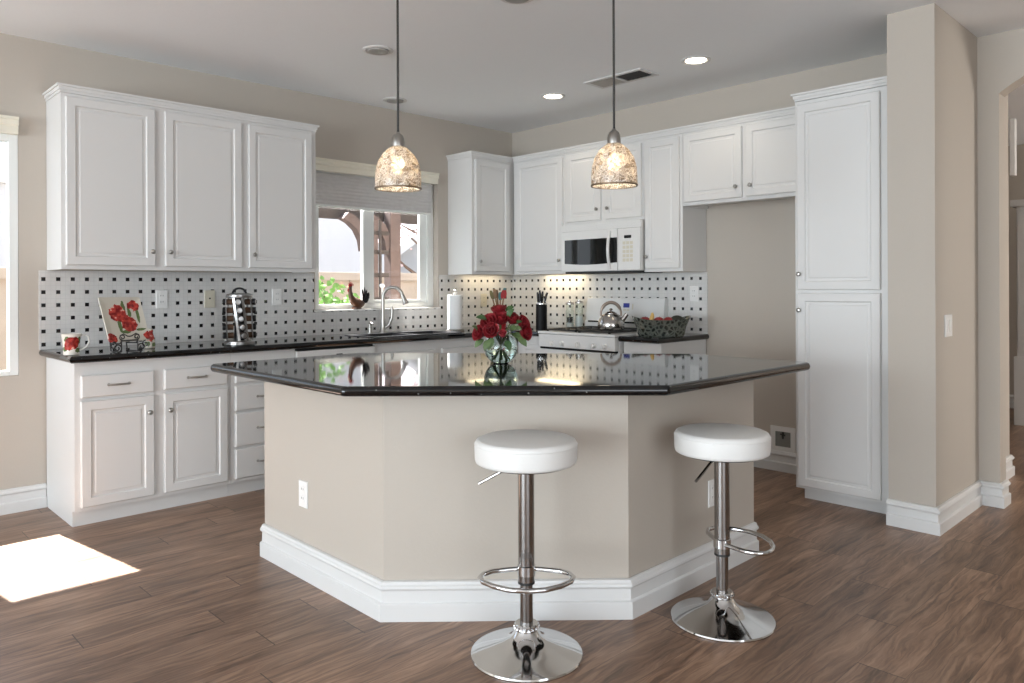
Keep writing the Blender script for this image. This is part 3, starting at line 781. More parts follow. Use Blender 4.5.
# ---- microwave
MD = 0.385
r = thing('microwave', 'white over-the-range microwave with a black window', 'microwave', (-0.19, -1.34, 1.385))
mb = MB(); WB.box(mb, 0.962, 1.741 - .02, 0.003, MD - 0.03, 1.388, 1.7635); mb.build('body', M['appliance'], r)
mb = MB(); WB.box(mb, 0.962, 1.741, MD - 0.03, MD, 1.707, 1.7635, 0.004)
for i in range(5): WB.box(mb, 1.0, 1.70, MD, MD + 0.002, 1.716 + i * 0.008, 1.719 + i * 0.008)
mb.build('vent_grille', M['appliance'], r)
mb = MB()
# bowed door
def bow(s): return MD + 0.018 * (1 - ((s - 1.35) / 0.42) ** 2)
s0, s1, zb_, zt_ = 0.964, 1.536, 1.391, 1.705
rings = []
for i in range(13):
    s = s0 + (s1 - s0) * i / 12
    rings.append([WB.pt(s, MD - 0.03, zb_), WB.pt(s, bow(s), zb_), WB.pt(s, bow(s), zt_), WB.pt(s, MD - 0.03, zt_)])
dm = mb.loops(rings).build('door', M['appliance'], r)
rings = []
for i in range(13):
    s = 1.0 + (1.535 - 1.0) * i / 12
    lo, hi = 1.452 - 0.012 * math.sin(PI * i / 12), 1.640
    rings.append([WB.pt(s, bow(s) - 0.004, lo), WB.pt(s, bow(s) + 0.0015, lo), WB.pt(s, bow(s) + 0.0015, hi), WB.pt(s, bow(s) - 0.004, hi)])
MB().loops(rings).build('window', M['blackglass'], dm)
hp = [WB.pt(1.468 + 0.012 * math.sin(PI * i / 12), bow(1.47) + 0.004 + 0.038 * math.sin(PI * i / 12), 1.405 + 0.285 * i / 12) for i in range(13)]
MB().tube(hp, [0.012] * 13, 10).build('handle', M['appliance'], dm)
mb = MB(); WB.box(mb, 1.539, 1.741, MD - 0.03, MD + 0.012, 1.391, 1.705, 0.006); cp = mb.build('control_panel', M['appliance'], r)
mb = MB(); WB.box(mb, 1.60, 1.665, MD + 0.012, MD + 0.0135, 1.63, 1.652); mb.build('display', M['blackglass'], cp)
for i in range(5):
    for j in range(3):
        mb = MB(); WB.box(mb, 1.585 + j * 0.034, 1.612 + j * 0.034, MD + 0.012, MD + 0.0132, 1.455 + i * 0.032, 1.478 + i * 0.032, 0.0005)
        mb.build('button', M['plate_beige'], cp)
mb = MB(); WB.box(mb, 0.985, 1.71, 0.06, MD - 0.02, 1.372, 1.3875); mb.build('underside_filter', M['dark_hole'], r)

# ---- range
r = thing('gas_range', 'white gas range with five knobs and black grates', 'range', (-0.33, -1.345, 0))
RA, RB_ = 0.966, 1.722
mb = MB(); WB.box(mb, RA, RB_, 0.02, 0.62, 0.06, 0.905); mb.build('body', M['appliance'], r)
mb = MB(); WB.box(mb, RA, RB_, 0.02, 0.672, 0.9055, 0.925, 0.005); mb.build('cooktop', M['appliance'], r)
mb = MB(); WB.box(mb, RA + .003, RB_ - .003, 0.621, 0.668, 0.805, 0.9035, 0.006); kp = mb.build('control_panel', M['appliance'], r)
for s in (1.123, 1.215, 1.375, 1.528, 1.630):
    mb = MB().lathe([(0.022, -0.001), (0.022, 0.004), (0.018, 0.008), (0.0165, 0.026), (0.012, 0.029), (0.0, 0.029)], WB.pt(s, 0.668, 0.836), 20, WB.n())
    p_, q_ = WB.pt(s - .004, 0.69, 0.821), WB.pt(s + .004, 0.704, 0.851)
    mb.box(min(p_.x, q_.x), max(p_.x, q_.x), min(p_.y, q_.y), max(p_.y, q_.y), 0.821, 0.851, 0.002)
    mb.build('knob', M['appliance'], kp)
mb = MB(); WB.box(mb, RA + .003, RB_ - .003, 0.621, 0.655, 0.26, 0.788, 0.006); od = mb.build('oven_door', M['appliance'], r)
mb = MB(); WB.box(mb, RA + .12, RB_ - .12, 0.655, 0.657, 0.40, 0.62); mb.build('window', M['blackglass'], od)
mb = MB().tube([WB.pt(RA + .06, 0.655, 0.735), WB.pt(RA + .07, 0.70, 0.735), WB.pt(RB_ - .07, 0.70, 0.735), WB.pt(RB_ - .06, 0.655, 0.735)], 0.012, 10); mb.build('handle', M['appliance'], od)
mb = MB(); WB.box(mb, RA + .003, RB_ - .003, 0.621, 0.65, 0.07, 0.25, 0.006); mb.build('storage_drawer', M['appliance'], r)
mb = MB(); WB.box(mb, RA + .01, RB_ - .01, 0.5, 0.655, 0.790, 0.803); mb.build('vent_gap', M['black'], r)
# backguard
mb = MB()
rings = []
for s in (RA - .012, RB_ + .004):
    rings.append([WB.pt(s, 0.012, 0.9055), WB.pt(s, 0.085, 0.9255), WB.pt(s, 0.085, 0.985), WB.pt(s, 0.075, 0.99), WB.pt(s, 0.055, 1.165), WB.pt(s, 0.045, 1.178), WB.pt(s, 0.012, 1.178)])
bg = mb.loops(rings).build('backguard', M['appliance'], r)
mb = MB(); WB.box(mb, RA + .02, RB_ - .02, 0.076, 0.0875, 0.975, 0.988); mb.build('vent_strip', M['black'], bg)
def bgx(z): return 0.075 - 0.02 * (z - .99) / .175 + 0.001
mb = MB(); rings = [[WB.pt(s, bgx(z) - 0.01, z) for z in (1.10, 1.135)] + [WB.pt(s, bgx(z) + 0.001, z) for z in (1.135, 1.10)] for s in (1.335, 1.395)]
mb.loops(rings).build('display', M['display'], bg)
for (sa, sb, za, zb) in ((1.335, 1.36, 1.075, 1.088), (1.37, 1.395, 1.075, 1.088), (1.42, 1.432, 1.085, 1.13)):
    mb = MB(); rings = [[WB.pt(s, bgx(z) - 0.01, z) for z in (za, zb)] + [WB.pt(s, bgx(z) + 0.001, z) for z in (zb, za)] for s in (sa, sb)]
    mb.loops(rings).build('button', M['plate_beige'], bg)
# burners and grates
for gs in (1.035, 1.355):
    mb = MB(); zt = 0.945; w_ = 0.30
    def bar(a, b, c, d): 
        p, q = WB.pt(a, c, zt - .012), WB.pt(b, d, zt)
        mb.box(min(p.x, q.x), max(p.x, q.x), min(p.y, q.y), max(p.y, q.y), zt - .014, zt, .002)
    for s in (gs, gs + w_ - .014): bar(s, s + .014, 0.11, 0.645)
    for d in (0.11, 0.37, 0.631): bar(gs, gs + w_, d, d + .014)
    for cd in (0.24, 0.507):
        for k in range(2):
            bar(gs + (0.0 if k == 0 else w_ - .105), gs + (.105 if k == 0 else w_), cd - .006, cd + .006)
        bar(gs + w_ / 2 - .006, gs + w_ / 2 + .006, cd - .12, cd - .045); bar(gs + w_ / 2 - .006, gs + w_ / 2 + .006, cd + .045, cd + .12)
    for s in (gs, gs + w_ - .014):
        for d in (0.11, 0.631):
            p, q = WB.pt(s, d, 0), WB.pt(s + .014, d + .014, 0)
            mb.box(min(p.x, q.x), max(p.x, q.x), min(p.y, q.y), max(p.y, q.y), 0.9255, zt - .012)
    mb.build('grate', M['iron'], r)
    for cd in (0.24, 0.507):
        MB().lathe([(0.055, 0), (0.055, 0.006), (0.038, 0.008), (0.036, 0.014), (0.0, 0.015)], WB.pt(gs + w_ / 2, cd, 0.9255), 24).build('burner', M['iron'], r)

# ---- under-cabinet light in the corner
uc = thing('under_cabinet_light', 'slim under-cabinet light below the wall cabinet left of the microwave', 'light', (-0.10, -0.66, 1.36))
MB().box(-0.125, -0.075, -0.90, -0.42, 1.384, 1.3985, .003).build('housing', M['plate_white'], uc)
MB().box(-0.12, -0.08, -0.89, -0.43, 1.3815, 1.3842).build('lens', emit('warm_strip', (1.0, 0.78, 0.45, 1), 1.2), uc)
light('under_cabinet_glow', 'AREA', (-0.10, -0.66, 1.380), 1.25, (1.0, 0.80, 0.50), (0, 0, -1), (0.13, 0.46))
light('under_cabinet_glow_corner', 'AREA', (-0.40, -0.10, 1.380), 0.55, (1.0, 0.82, 0.55), (0, 0, -1), (0.46, 0.13))
uc = thing('under_cabinet_light', 'slim under-cabinet light below the corner cabinet beside the window', 'light', (-0.40, -0.10, 1.36))
MB().box(-0.65, -0.15, -0.125, -0.075, 1.384, 1.3985, .003).build('housing', M['plate_white'], uc)
MB().box(-0.64, -0.16, -0.12, -0.08, 1.3815, 1.3842).build('lens', emit('warm_strip_corner', (1.0, 0.78, 0.45, 1), 1.2), uc)

# ================================================================== ISLAND
base_poly = [(-3.272, -1.655), (-3.272, -2.636), (-2.590, -3.280), (-1.611, -3.280), (-1.611, -2.80), (-2.72, -1.655)]
isl = thing('kitchen_island', 'greige angled kitchen island base with white stepped baseboard', 'island', (-2.45, -2.5, 0))
MB().prism(base_poly, [(0, 0), (CT0 - 0.001, 0)]).build('body', M['wall'], isl)
baseboard('baseboard', [(-3.274, -1.655), (-3.274, -2.637), (-2.5905, -3.282), (-1.611, -3.282)], parent=isl, side=-1, zs=1.09)
top_poly = [(-3.49, -1.527), (-3.49, -2.695), (-2.658, -3.512), (-1.487, -3.515), (-1.487, -2.86), (-2.665, -1.527)]
def round_poly(poly, rr, n=6):
    out = []; N = len(poly)
    for i, p in enumerate(poly):
        r_ = rr[i]
        if r_ <= 0: out.append(p); continue
        P = V3((*p, 0)); a = (V3((*poly[i - 1], 0)) - P).normalized(); b = (V3((*poly[(i + 1) % N], 0)) - P).normalized()
        ang = a.angle(b); t = r_ / math.tan(ang / 2)
        c = P + (a + b).normalized() * (r_ / math.sin(ang / 2))
        s, e = P + a * t, P + b * t
        v0, v1 = s - c, e - c
        th = v0.angle(v1); ax = v0.cross(v1).normalized()
        for k in range(n + 1):
            q = c + Matrix.Rotation(th * k / n, 3, ax) @ v0
            out.append((q.x, q.y))
    return out
tp = round_poly(top_poly, [0.04, 0.03, 0.03, 0.04, 0.04, 0.04])
tag(MB().prism(tp, [(CT0, 0.014), (CT0 + 0.004, 0.006), (CT0 + 0.011, 0.0015), (CT0 + 0.0185, 0.0), (CT1 - 0.011, 0.0015), (CT1 - 0.004, 0.006), (CT1, 0.014), (CT1, 0.016)]).build('island_countertop', M['granite'], angle=40),
    'glossy black granite island top with angled corners', 'countertop')

# ================================================================== OUTLETS AND SWITCHES
def outlet(pos, n, label, mat='plate_white', kind='outlet', w_=0.072, h_=0.116):
    n = V3(n); u = V3((0, 0, 1)).cross(n).normalized(); p = V3(pos)
    r = thing('electrical_outlet' if kind == 'outlet' else ('light_switch' if kind == 'switch' else 'phone_jack'), label, {'outlet': 'outlet', 'switch': 'switch', 'jack': 'wall jack'}[kind], p)
    def slab(mb, a, b, ww, hh, d0, d1, bev=0.0):
        prof = [(0, d0), (0, d1 - bev), (bev, d1)] if bev else [(0, d0), (0, d1)]
        o = p + u * (a - ww / 2) + V3((0, 0, b - hh / 2))
        mb.panel(o, u, n, ww, hh, prof); return mb
    slab(MB(), 0, 0, w_, h_, 0.0006, 0.006, 0.002).build('cover_plate', M[mat], r)
    if kind == 'outlet':
        for z in (0.02, -0.02):
            f = slab(MB(), 0, z, 0.034, 0.029, 0.0055, 0.0075, 0.001).build('receptacle', M[mat], r)
            for a in (-0.007, 0.007): slab(MB(), a, z + 0.003, 0.0025, 0.009, 0.007, 0.0078).build('slot', M['dark_hole'], f)
    elif kind == 'switch':
        for a in (-0.022, 0.022):
            slab(MB(), a, 0, 0.032, 0.066, 0.0055, 0.009, 0.001).build('rocker', M[mat], r)
    else:
        slab(MB(), 0, 0.004, 0.012, 0.010, 0.0055, 0.0065).build('socket', M['dark_hole'], r)
    return r
outlet((-3.163, -0.0085, 1.198), (0, -1, 0), 'white electrical outlet on the tiles right of the poppy plate')
outlet((-2.854, -0.0085, 1.195), (0, -1, 0), 'beige wall jack plate on the tiles left of the spice rack', 'plate_beige', 'jack')
outlet((-2.372, -0.0085, 1.203), (0, -1, 0), 'white electrical outlet on the tiles right of the spice rack')
outlet((-0.376, -0.0085, 1.150), (0, -1, 0), 'beige electrical outlet on the tiles in the corner behind the utensils', 'plate_beige')
outlet((-0.0085, -1.955, 1.212), (-1, 0, 0), 'white electrical outlet on the tiles above the fruit bowl')
P_ = V3((-3.2725, -2.08, 0.385))
outlet((-3.2725, -2.028, 0.361), (-1, 0, 0), 'white electrical outlet on the island\'s left face')
outlet((-1.985, -3.2805, 0.359), (0, -1, 0), 'white electrical outlet on the island\'s right face behind the stool', w_=0.07)
outlet((-0.50, -3.8005, 1.055), (0, -1, 0), 'white double light switch on the wall stub', kind='switch', w_=0.116, h_=0.116)
# water box in the fridge space
r = thing('water_outlet_box', 'white recessed water valve box low in the fridge space', 'water box', (0, -2.645, 0.215))
mb = MB(); by0, by1, bz0, bz1 = -2.735, -2.555, 0.132, 0.305
mb.box(-0.008, -.0008, by0, by1, bz1 - .035, bz1, .002).box(-0.008, -.0008, by0, by1, bz0, bz0 + .035, .002).box(-0.008, -.0008, by0, by0 + .035, bz0 + .035, bz1 - .035, .002).box(-0.008, -.0008, by1 - .035, by1, bz0 + .035, bz1 - .035, .002)
mb.build('frame', M['plate_white'], r)
MB().box(-0.003, -.0008, by0 + .035, by1 - .035, bz0 + .035, bz1 - .035).build('recess', plain('grey_recess', (0.25, 0.25, 0.23, 1), 0.6), r)
MB().tube([(-0.004, -2.645, 0.268), (-0.006, -2.645, 0.235), (-0.012, -2.648, 0.222)], [0.008, 0.008, 0.006], 8).tube([(-0.006, -2.628, 0.252), (-0.006, -2.662, 0.246)], 0.006, 8).build('valve', M['iron'], r)

# ================================================================== CEILING FIXTURES
def downlight(x, y, lit, label):
    r = thing('recessed_downlight', label, 'ceiling light', (x, y, CEIL), 0, 'recessed ceiling lights')
    z = CEIL - .0005
    MB().lathe([(0.092, z), (0.092, z - .004), (0.078, z - .008), (0.066, z - .003), (0.066, z)], (x, y, 0), 40, closed=True).build('trim_ring', M['trim'], r)
    if lit:
        MB().lathe([(0.0, z - .0005), (0.066, z - .0005), (0.066, z - .003), (0.0, z - .0045)], (x, y, 0), 32).build('lens', M['lamp_on'], r)
        light('downlight_beam', 'SPOT', (x, y, CEIL - 0.03), 5, (1.0, 0.86, 0.68), (0, 0, -1), spot_size=2.2, spot_blend=0.6, shadow_soft_size=0.06)
    else:
        MB().lathe([(0.0, z - .001), (0.066, z - .001), (0.062, z - .012), (0.045, z - .016), (0.0, z - .010)], (x, y, 0), 32).build('eyeball', plain('downlight_eyeball', (0.35, 0.34, 0.32, 1), 0.5), r)
downlight(-0.734, -1.194, True, 'lit recessed ceiling light above the range, between the pendants')
downlight(-0.739, -2.432, True, 'lit recessed ceiling light right of the ceiling vent')
downlight(-2.316, -1.207, False, 'unlit recessed ceiling light left of the left pendant cord')
downlight(-1.527, -0.275, False, 'unlit recessed ceiling light near the sink window wall')
downlight(-2.300, -2.390, False, 'unlit recessed ceiling light cut by the top edge of the picture')
r = thing('ceiling_vent', 'white ceiling air vent with a dark grille beside the right pendant cord', 'vent', (-0.74, -1.81, CEIL))
vx0, vx1, vy0, vy1 = -0.86, -0.645, -2.09, -1.60; z = CEIL - .0005
mb = MB(); b = 0.03
mb.box(vx0, vx0 + b, vy0, vy1, z - .008, z, .002).box(vx1 - b, vx1, vy0, vy1, z - .008, z, .002).box(vx0 + b, vx1 - b, vy0, vy0 + b, z - .008, z, .002).box(vx0 + b, vx1 - b, vy1 - b, vy1, z - .008, z, .002)
mb.box(vx0 + b, vx1 - b, -1.845, -1.83, z - .008, z)
mb.build('frame', M['trim'], r)
MB().box(vx0 + b, vx1 - b, vy0 + b, vy1 - b, z - .0015, z).build('duct', M['dark_hole'], r)
for i in range(9):
    x = vx0 + b + 0.009 + i * 0.0165
    rings = [[V3((x, y, z - .002)), V3((x + .003, y, z - .002)), V3((x + .013, y, z - .009)), V3((x + .010, y, z - .009))] for y in (-1.83, vy1 - b)]
    MB().loops(rings).build('slat', plain('vent_slat', (0.36, 0.33, 0.30, 1), 0.5) if i == 0 else bpy.data.materials['vent_slat'], r)

# pendants
def pendant(x, y, zb, label):
    r = thing('pendant_lamp', label, 'pendant lamp', (x, y, zb), 0, 'mosaic glass pendants over the island')
    zc = zb + 0.185
    prof_o = [(0.1035, 0.0), (0.1045, 0.012), (0.1035, 0.05), (0.1005, 0.085), (0.090, 0.125), (0.068, 0.16), (0.044, 0.183), (0.029, 0.192)]
    prof = prof_o + [(a - 0.004, b) for a, b in reversed(prof_o)]
    sd = MB().lathe([(a, zb + b) for a, b in prof], (x, y, 0), 48, closed=True).build('lamp_shade', M['shade'], r, angle=60)
    MB().lathe([(0.1058, zb - .001), (0.1062, zb + .006), (0.1046, zb + .006), (0.0990, zb + .001), (0.0990, zb - .001)], (x, y, 0), 48, closed=True).build('rim_band', plain('bronze_band', (0.16, 0.11, 0.07, 1), 0.4, 0.6), sd)
    MB().lathe([(0.0, zb + .187), (0.030, zb + .187), (0.031, zb + .205), (0.029, zb + .225), (0.022, zb + .243), (0.010, zb + .252), (0.008, zb + .258)], (x, y, 0), 28).build('socket_cap', M['nickel'], r)
    MB().lathe([(0.0, zb + .1865), (0.016, zb + .186), (0.016, zb + .146), (0.0, zb + .145)], (x, y, 0), 20).build('lamp_holder', M['nickel'], r)
    MB().lathe([(0.013, zb + .1445), (0.022, zb + .132), (0.030, zb + .112), (0.031, zb + .098), (0.026, zb + .080), (0.012, zb + .069), (0.0, zb + .067)], (x, y, 0), 24).build('bulb', M['bulb'], r)
    MB().tube([(x, y, zb + .254), (x, y, zb + .27), (x, y, CEIL - .03)], [0.007, 0.0052, 0.0052], 8).build('cord', M['cord'], r)
    MB().lathe([(0.006, CEIL - .034), (0.05, CEIL - .028), (0.062, CEIL - .012), (0.062, CEIL - .0006)], (x, y, 0), 32).build('ceiling_canopy', M['nickel'], r)
pendant(-2.917, -2.245, 1.712, 'mosaic glass pendant lamp hanging in front of the sink window')
pendant(-2.219, -2.928, 1.722, 'mosaic glass pendant lamp hanging in front of the microwave cabinets')

# ================================================================== BAR STOOLS
st = thing('bar_stool', 'white round bar stool on chrome pedestal at the island\'s front face', 'stool', (-3.079, -3.211, 0), 0, 'chrome bar stools at the island')
ORG[st.name] = V3((0, 0, 0))
MB().lathe([(0.193, 0.0), (0.1945, 0.005), (0.192, 0.010), (0.165, 0.018), (0.125, 0.029), (0.085, 0.044), (0.055, 0.062), (0.042, 0.082), (0.036, 0.092), (0.0, 0.092)], (0, 0, 0), 64).build('base', M['chrome'], st)
mb = MB().lathe([(0.040, 0.088), (0.0415, 0.092), (0.0415, 0.106), (0.038, 0.11)], (0, 0, 0), 40)
for i in range(18):
    a = 2 * PI * i / 18; mb.ball((0.0415 * math.cos(a), 0.0415 * math.sin(a), 0.099), 0.006, sub=1)
mb.build('collar', M['chrome'], st)
MB().lathe([(0.0225, 0.09), (0.0225, 0.30)], (0, 0, 0), 36).build('column', M['column_steel'], st)
MB().lathe([(0.0275, 0.248), (0.0285, 0.25), (0.0285, 0.66), (0.0, 0.66)], (0, 0, 0), 36).build('sleeve', M['column_steel'], st)
MB().lathe([(0.0292, 0.246), (0.0292, 0.254), (0.023, 0.254), (0.023, 0.246)], (0, 0, 0), 32, closed=True).build('sleeve_ring', M['rubber'], st)
mb = MB()
path = [(-0.022, -0.006), (-0.07, 0.004), (-0.115, 0.018), (-0.146, 0.042), (-0.157, 0.075), (-0.145, 0.112), (-0.11, 0.148), (-0.06, 0.178), (0, 0.190), (0.06, 0.178), (0.11, 0.148), (0.145, 0.112), (0.157, 0.075), (0.146, 0.042), (0.115, 0.018), (0.07, 0.004), (0.022, -0.006)]
mb.tube([(a, b, 0.293) for a, b in path], 0.0085, 12)
mb.lathe([(0.032, 0.276), (0.032, 0.308), (0.0287, 0.310), (0.0287, 0.274)], (0, 0, 0), 32, closed=True)
fr = mb.build('footrest', M['chrome'], st)
MB().lathe([(0.155, 0.663), (0.168, 0.664), (0.174, 0.668), (0.1765, 0.678), (0.178, 0.72), (0.1765, 0.732), (0.171, 0.741), (0.160, 0.746), (0.09, 0.750), (0.0, 0.751)], (0, 0, 0), 64).build('seat', M['leather'], st, angle=60)
sp_ = bpy.data.objects['seat']
MB().lathe([(0.1775, 0.727), (0.1788, 0.729), (0.1775, 0.731), (0.176, 0.729)], (0, 0, 0), 64, closed=True).build('piping', M['leather'], sp_)
MB().lathe([(0.0, 0.652), (0.10, 0.652), (0.152, 0.658), (0.152, 0.664), (0.0, 0.664)], (0, 0, 0), 40).build('seat_plate', M['black'], st)
mb = MB().tube([(-0.03, 0.0, 0.650), (-0.06, 0.0, 0.642), (-0.115, 0.0, 0.610), (-0.168, 0.0, 0.580)], 0.0052, 10)
mb.build('lever', M['column_steel'], st)
# face the camera: local +y towards the camera for the footrest, lever to the left
st.rotation_euler = (0, 0, math.atan2(-Fw.y, -Fw.x) - PI / 2)
def set_child_rot(root, nm, a):
    for c in root.children:
        if c.name.split('.')[0] == nm: c.rotation_euler = (0, 0, a)
set_child_rot(st, 'lever', PI + math.radians(-12))
st2 = dup(st, (-2.357, -3.545, 0), st.rotation_euler.z + math.radians(3), 'white round bar stool on chrome pedestal at the island\'s right face')
for c in st2.children:
    if c.name.split('.')[0] in ('seat', 'seat_plate', 'lever'): c.location.z -= 0.027
set_child_rot(st2, 'footrest', math.radians(108)); set_child_rot(st2, 'lever', PI + math.radians(38))

# ================================================================== SMALL OBJECTS ON THE COUNTERS
CZ = CT1 + 0.0005
def spiral(c, r0, turns, a0, e1, e2, n=22, grow=0.75):
    c, e1, e2 = V3(c), V3(e1), V3(e2)
    return [c + (e1 * math.cos(a0 + turns * 2 * PI * i / n) + e2 * math.sin(a0 + turns * 2 * PI * i / n)) * (r0 * (1 - grow * i / n)) for i in range(n + 1)]
# mug
M['mug'] = mat_poppy('poppy_mug_glaze', [(0.0, 0.055, 0.030), (0.018, 0.070, 0.014), (-0.014, 0.04, 0.016)], [(-0.02, 0.075, 1, 1, 0.013), (0.032, 0.07, 1, 1, 0.013), (-0.028, 0.03, 1, 1, 0.012), (0.028, 0.02, 1, 1, 0.013)], (0.74, 0.70, 0.63, 1))
camdir = lambda p: math.atan2(-5.037 - p[1], -4.925 - p[0])
mp = (-3.808, -0.53, CZ)
mg = tag(MB().lathe([(0.032, 0.0), (0.036, 0.002), (0.0365, 0.02), (0.040, 0.07), (0.0475, 0.100), (0.0455, 0.101), (0.037, 0.07), (0.0335, 0.006), (0.0, 0.006)], (0, 0, 0), 40).build('poppy_mug', M['mug']), 'cream mug painted with a red poppy at the counter\'s left end', 'mug')
mg.location = mp; mg.scale = (1.04, 1.04, 1.12); mg.rotation_euler = (0, 0, camdir(mp) + PI / 2)
MB().tube([(0.040, 0, 0.085), (0.058, 0, 0.094), (0.076, 0, 0.085), (0.080, 0, 0.062), (0.068, 0, 0.038), (0.050, 0, 0.026), (0.036, 0, 0.022)], [0.0045, 0.005, 0.005, 0.005, 0.0048, 0.0045, 0.0045], 10).build('handle', plain('mug_handle_glaze', (0.72, 0.70, 0.66, 1), 0.2), mg, org=(0, 0, 0))
# plate on iron stand
M['plate'] = mat_poppy('poppy_plate_glaze', [(-0.028, 0.175, 0.050), (0.026, 0.105, 0.046), (0.008, 0.135, 0.030), (0.072, 0.215, 0.032), (-0.100, 0.022, 0.032), (0.112, 0.03, 0.022)],
                       [(0.012, 0.205, 3.0, 0.8, 0.035), (-0.03, 0.10, 3.2, 0.8, 0.035), (0.088, 0.155, 5, 0.8, 0.04), (0.042, 0.175, 2.5, 0.9, 0.026), (0.0, 0.06, 1.0, 3.0, 0.03), (0.085, 0.07, 1, 3, 0.026)], (0.60, 0.56, 0.48, 1), side_max=0.05)
pl = MB(); w_, h_ = 0.245, 0.268
out = lambda i, d: [V3((a, d, b)) for a, b in round_poly([(-w_ / 2 + i, i), (w_ / 2 - i, i), (w_ / 2 - i, h_ - i), (-w_ / 2 + i, h_ - i)], [0.012] * 4, 4)]
pl.loops([out(0.03, 0.012), out(0.004, 0.006), out(0.0, 0.0), out(0.002, -0.004), out(0.03, 0.003), out(0.04, 0.006)])
pl = tag(pl.build('poppy_plate', M['plate'], angle=25), 'rectangular cream plate painted with red poppies leaning on an iron stand', 'plate')
pl.location = (-3.519, -0.541, 0.972); pl.rotation_euler = (math.radians(-23), 0, math.radians(15))
sd = thing('plate_stand', 'black wrought iron scroll easel holding the poppy plate', 'plate stand', (-3.540, -0.540, CZ), math.radians(12))
X, Z, Y = V3((1, 0, 0)), V3((0, 0, 1)), V3((0, 1, 0))
for sgn in (-1, 1):
    cx = sgn * 0.072; mb = MB(); yf = -0.037
    mb.tube(spiral((cx - sgn * .004, yf, 0.026), 0.0255, 1.4 * -sgn, -PI / 2, X, Z), 0.0038, 8)
    mb.tube(spiral((cx + sgn * .020, yf, 0.042), 0.020, 1.2 * sgn, PI / 2, X, Z), 0.0034, 8)
    mb.tube([(cx - sgn * .022, yf, .004), (cx - sgn * .026, -.025, .004), (cx - sgn * .026, 0.03, .004), (cx - sgn * .026, 0.07, .0045), (cx - sgn * .026, 0.095, .13)], 0.0036, 8)
    mb.tube([(cx - sgn * .026, yf, .004), (cx - sgn * .026, yf, 0.066)], 0.0036, 8)
    mb.tube([(cx - sgn * .026, yf - .004, 0.062), (cx - sgn * .026, yf - .004, .075), (cx - sgn * .026, -.025, .050), (cx - sgn * .026, 0.07, .046)], 0.0034, 8)
    mb.build('side_scroll', M['iron'], sd)
mb = MB()
mb.tube([(-.047, yf, .066), (.047, yf, .066)], 0.0036, 8)
for sgn in (-1, 1):
    mb.tube(spiral((sgn * .040, yf, .084), 0.018, 1.3 * sgn, -PI / 2, X, Z), 0.0034, 8)
    mb.tube([(sgn * .054, yf, .094), (sgn * .035, yf, .103), (sgn * .012, yf, .090), (0, yf, .088)], 0.0034, 8)
mb.build('front_scroll', M['iron'], sd)
MB().tube([(-.047, .0925, .115), (.047, .0925, .115)], 0.0036, 8).build('back_bar', M['iron'], sd)
# little poppy shaker behind plate
M['shaker'] = mat_poppy('poppy_shaker_glaze', [(0.0, 0.07, 0.03), (0.01, 0.095, 0.016)], [(-0.01, 0.03, 1, 1, 0.016), (0.02, 0.02, 1, 1, 0.012)], (0.6, 0.55, 0.46, 1))
sk = tag(MB().lathe([(0.024, 0), (0.029, 0.004), (0.030, 0.02), (0.024, 0.065), (0.017, 0.09), (0.019, 0.105), (0.014, 0.116), (0.0, 0.118)], (0, 0, 0), 28).build('ceramic_shaker', M['shaker']), 'small red and green painted shaker behind the poppy plate', 'shaker')
sk.location = (-3.358, -0.372, CZ); sk.rotation_euler = (0, 0, camdir((-3.31, -.4)) + PI / 2)

# spice rack
rx, ry = -2.868, -0.496
rk = thing('spice_rack', 'chrome rotating spice rack with slanted columns of jars', 'spice rack', (rx, ry, CZ))
MB().lathe([(0.088, 0), (0.092, 0.004), (0.092, 0.022), (0.086, 0.028), (0.0, 0.028)], (rx, ry, CZ), 48).build('base', M['rack_steel'], rk)
MB().lathe([(0.0, 0.293), (0.078, 0.293), (0.080, 0.297), (0.080, 0.311), (0.06, 0.320), (0.0, 0.322)], (rx, ry, CZ), 48).build('top_disc', M['rack_steel'], rk)
tw = V3((-Fw.y, Fw.x, 0))
MB().tube(arc((rx, ry, CZ + .316), 0.042, 0, PI, 14, Rt, Z * .85), 0.007, 10).build('handle', M['black'], rk)
MB().lathe([(0.030, 0.028), (0.030, 0.293)], (rx, ry, CZ), 24).build('core', M['black'], rk)
ac = math.atan2(-Fw.y, -Fw.x)
order = 0
where = ['front', 'left', 'right']
hgt = ['lowest', 'second from the bottom', 'middle', 'second from the top', 'topmost']
jar0 = None
